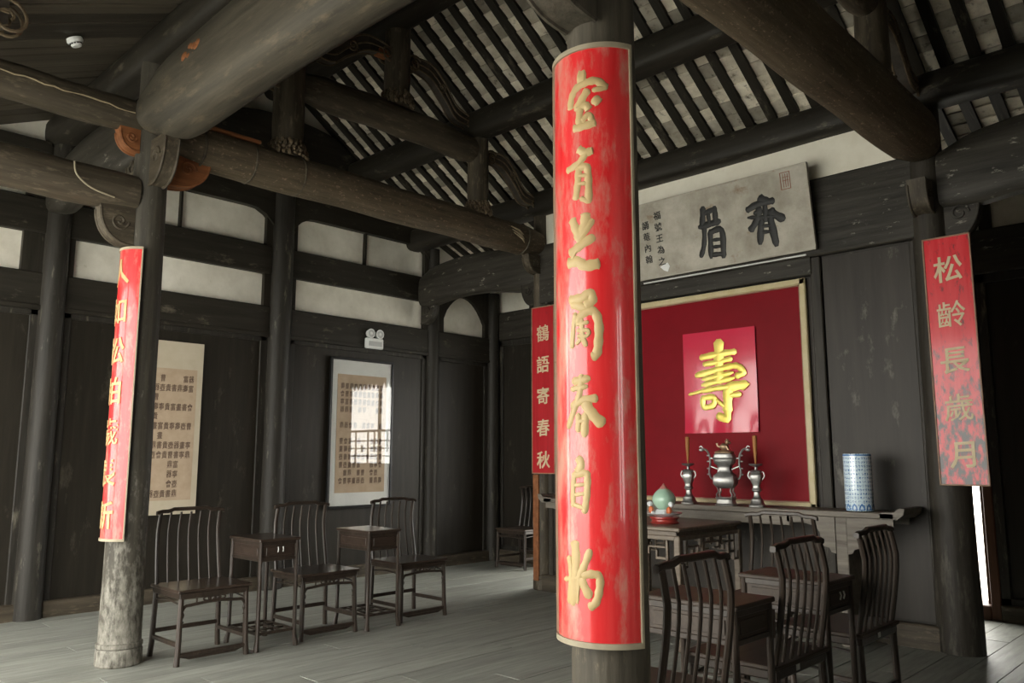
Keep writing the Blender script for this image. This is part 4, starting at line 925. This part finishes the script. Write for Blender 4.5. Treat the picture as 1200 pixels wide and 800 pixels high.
for s in (-1, 1): mb.box(-W + .05, W - .05, s * (W - .03) - .014, s * (W - .03) + .014, .10, .13, .004).box(s * (W - .03) - .014, s * (W - .03) + .014, -W + .05, W - .05, .10, .13, .004)
mb.build('foot_rail', 'table8', e8)

# altar table with upturned ends
AT = 1.0
al = thing('altar_table', 'long dusty altar table with upturned end against the screen wall', 'table', (-3.82, 6.39, 0))
MB().box(-1.70, 1.70, -.2, .2, AT - .045, AT, .006).build('table_top', 'altar', al)
for s in (-1, 1):
    o = MB().plate_y([(s * 1.60, AT - .045), (s * 1.72, AT - .045), (s * 1.765, AT - .01), (s * 1.775, AT + .035), (s * 1.74, AT + .038), (s * 1.70, AT + .008), (s * 1.60, AT + .001)], -.2, .2).build('upturned_end', 'altar', al)
    # trestle leg: broad board with shouldered apron spandrels
    MB().box(s * 1.30 - .045, s * 1.30 + .045, -.17, .17, 0, AT - .044, .006).build('leg', 'altar', al)
    for d in (-1, 1):
        xx = s * 1.30 + d * .045
        sp = [(xx, AT - .045), (xx + d * (.38 if d * s < 0 else .34), AT - .045), (xx + d * (.38 if d * s < 0 else .34), AT - .10)] + [(xx + d * a, AT - b) for a, b in ((.26, .10), (.15, .12), (.12, .17), (.11, .24), (.09, .27), (.05, .28), (.035, .31), (.0, .32))]
        for yy in (-.175, .155): MB().plate_y(sp, yy, yy + .02).build('spandrel', 'altar', al)
for yy in (-.175, .155): MB().box(-.9, .9, yy, yy + .02, AT - .13, AT - .045, .004).build('apron', 'altar', al)

# ---- things on the altar
vz = thing('hat_tube_vase', 'tall blue and white cylindrical porcelain tube standing on right end of altar', 'vase', (-2.40, 6.30, AT))
MB().lathe([(.085, 0), (.098, .006), (.101, .02), (.101, .41), (.098, .43), (.09, .43), (.088, .40), (.088, .03)], 36).build('body', 'vase', vz)
mb = MB()
for k in range(12):
    a = 2 * PI * k / 12; f_ = cyl_fn(.1015)
    mb.add([f_(.1015 * a + du, z_, .0006) for du, z_ in ((-.022, .012), (.022, .012), (.018, .04), (0, .062), (-.018, .04))], [(0, 1, 2, 3, 4)])
mb.build('petal_border', 'blue', vz, 0)
MB().lathe([(.1018, .415), (.1018, .425)], 36).build('rim_line', 'blue', vz)

def sq(prof, n4=True):     # square-plan vessel: rings of rounded squares
    mb = MB(); rr = []
    for r, z, dy in prof:
        ring = []
        for k in range(24):
            a = 2 * PI * k / 24 + PI / 4; c_, s_ = math.cos(a), math.sin(a); f_ = (abs(c_) ** 5 + abs(s_) ** 5) ** (-1 / 5)
            ring.append((r * c_ * f_, r * dy * s_ * f_, z))
        rr.append(ring)
    return mb.rings(rr)
cz = thing('incense_burner', 'pewter incense burner with dragon handles and brassy lion lid on altar', 'incense burner', (-3.50, 6.26, AT))
cz.rotation_euler = (0, 0, .25)
sq([(.085, 0, .8), (.088, .012, .8), (.078, .02, .8), (.072, .05, .8), (.08, .06, .8), (.082, .07, .8)]).build('plinth', 'pewter', cz)
for s in (-1, 1):
    for f in (-1, 1):
        MB().tube(crom([(s * .055, f * .04, .068), (s * .066, f * .048, .09), (s * .052, f * .038, .12), (s * .06, f * .045, .155)], 4), [.008] * 13, 8).build('foot', 'pewter', cz)
sq([(.05, .145, .75), (.075, .155, .75), (.096, .18, .75), (.1, .215, .75), (.092, .25, .75), (.062, .275, .75), (.055, .31, .75), (.06, .335, .75), (.085, .36, .75), (.09, .395, .75), (.083, .43, .75), (.07, .44, .75)]).build('body', 'pewter', cz)
sq([(.088, .385, .75), (.096, .395, .75), (.092, .405, .75)]).build('band', 'pewter', cz)
lid = sq([(.075, .44, .75), (.078, .45, .75), (.055, .462, .75), (.02, .468, .75)]).build('lid', 'bronze', cz)
ln = MB().ball((0, 0, .495), .032, 10, (1.3, .75, .95)).ball((.03, 0, .535), .022, 10, (1, .8, 1)).ball((.048, 0, .528), .012, 8)
ln.tube([(.02, .012, .50), (.04, .014, .465)], .008, 6).tube([(.02, -.012, .50), (.04, -.014, .465)], .008, 6).tube([(-.03, 0, .49), (-.055, 0, .50), (-.06, 0, .525)], [.01, .009, .012], 6)
ln.ball((.028, .014, .555), .007, 6).ball((.028, -.014, .555), .007, 6).build('lion_finial', 'bronze', cz)
for s in (-1, 1):
    mb = MB().tube(crom([(s * .06, 0, .24), (s * .115, 0, .225), (s * .135, 0, .28), (s * .125, 0, .35), (s * .13, 0, .42), (s * .155, 0, .465), (s * .185, 0, .475), (s * .2, 0, .46)], 5), .0085, 8)
    mb.ball((s * .2, 0, .468), .018, 8, (1.2, .8, .8)); mb.tube(crom([(s * .185, 0, .48), (s * .2, 0, .50), (s * .215, 0, .49)], 3), .005, 6)
    for z_ in (.26, .31, .37, .42): mb.ball((s * .142, 0, z_), .011, 6, (1.3, .6, .7))
    mb.tube([(s * .05, 0, .30), (s * .125, 0, .33)], .006, 6).tube([(s * .08, 0, .39), (s * .128, 0, .40)], .006, 6); mb.build('dragon_handle', 'pewter', cz)
def candlestick(x, lb):
    t = thing('candlestick', lb, 'candlestick', (x, 6.26, AT)); t.rotation_euler = (0, 0, .25)
    sq([(.062, 0, 1), (.064, .014, 1), (.05, .03, 1), (.044, .06, 1), (.032, .07, 1), (.024, .09, 1), (.022, .12, 1), (.034, .13, 1), (.036, .14, 1), (.028, .155, 1), (.030, .18, 1), (.045, .22, 1), (.05, .25, 1), (.046, .265, 1), (.04, .275, 1), (.048, .29, 1), (.03, .30, 1)]).build('body', 'pewter', t)
    for s in (-1, 1): MB().tube(crom([(s * .045, 0, .22), (s * .066, 0, .25), (s * .055, 0, .285), (s * .03, 0, .28)], 4), .006, 6).build('ear', 'pewter', t)
    MB().lathe([(.012, .295), (.012, .325), (.05, .338), (.058, .35), (.05, .352), (.004, .345)], 20).build('drip_pan', 'pewter', t)
    c = thing('candle', 'slender brown candle in the %s' % lb.replace('pewter candlestick', 'candlestick'), 'candle', (x, 6.26, AT + .345))
    MB().lathe([(.006, 0), (.009, .03), (.017, .15), (.019, .235), (.012, .24)], 14).build('wax_body', 'candle', c)
    MB().tube([(0, 0, .238), (.002, 0, .252)], .002, 5).build('wick', 'ink', c)
candlestick(-3.86, 'pewter candlestick left of the incense burner, behind the porcelain peach')
candlestick(-3.215, 'pewter candlestick right of the incense burner')
# porcelain peach on a dish
pc = thing('porcelain_peach', 'pale green porcelain peach with pink tip held by small figures', 'ornament', (-3.66, 5.56, .0))
pd = thing('red_stand', 'round red lacquer stand under the porcelain peach dish', 'stand', (-3.66, 5.56, H_))
MB().lathe([(.095, 0), (.1, .008), (.085, .018), (.085, .03), (.1, .042), (.1, .052), (.02, .052)], 30).build('turned_ring', 'stand_red', pd)
ds = thing('porcelain_dish', 'shallow white dish between red stand and porcelain peach', 'dish', (-3.66, 5.56, H_ + .052))
MB().lathe([(.05, 0), (.055, .004), (.11, .02), (.122, .028), (.12, .031), (.1, .022), (.02, .01)], 30).build('bowl', 'porcelain', ds)
pc.location = (-3.66, 5.56, H_ + .064)
rr = []
for i in range(14):
    t_ = i / 13; z_ = .035 + .15 * t_
    rad = .078 * math.sin(PI * min(1, .12 + t_ * .88)) ** .7 + .0015
    rr.append([(rad * math.cos(2 * PI * k / 28) * (1 - .07 * math.exp(-((k - 21) / 1.6) ** 2)), rad * math.sin(2 * PI * k / 28) * (1 - .1 * math.exp(-((k - 21) / 1.6) ** 2)), z_) for k in range(28)])
MB().rings(rr).build('fruit', 'celadon', pc, 60)
lab(MB().lathe([(.032, .170), (.022, .181), (.010, .195), (.002, .208)], 16).build('tip', 'pink', pc), 'pink tip')
for s in (-1, 1):
    f = MB().ball((s * .07, -.05, .03), .022, 8, (.9, .8, 1.2)).build('figure', 'orange_red', pc)
    MB().ball((s * .085, -.045, .07), .02, 10).build('head', 'porcelain', f)
    MB().ball((s * .045, -.065, .012), .016, 8, (1, 1, .8)).build('sleeve', 'porcelain', f)
MB().lathe([(.07, 0), (.072, .01), (.05, .035)], 20).build('leaf_base', 'porcelain', pc)

for o in (pc, pd, ds): o.scale = (1.18, 1.18, 1.18 if o is pc else 1.0)
pc.location.z = H_ + .068
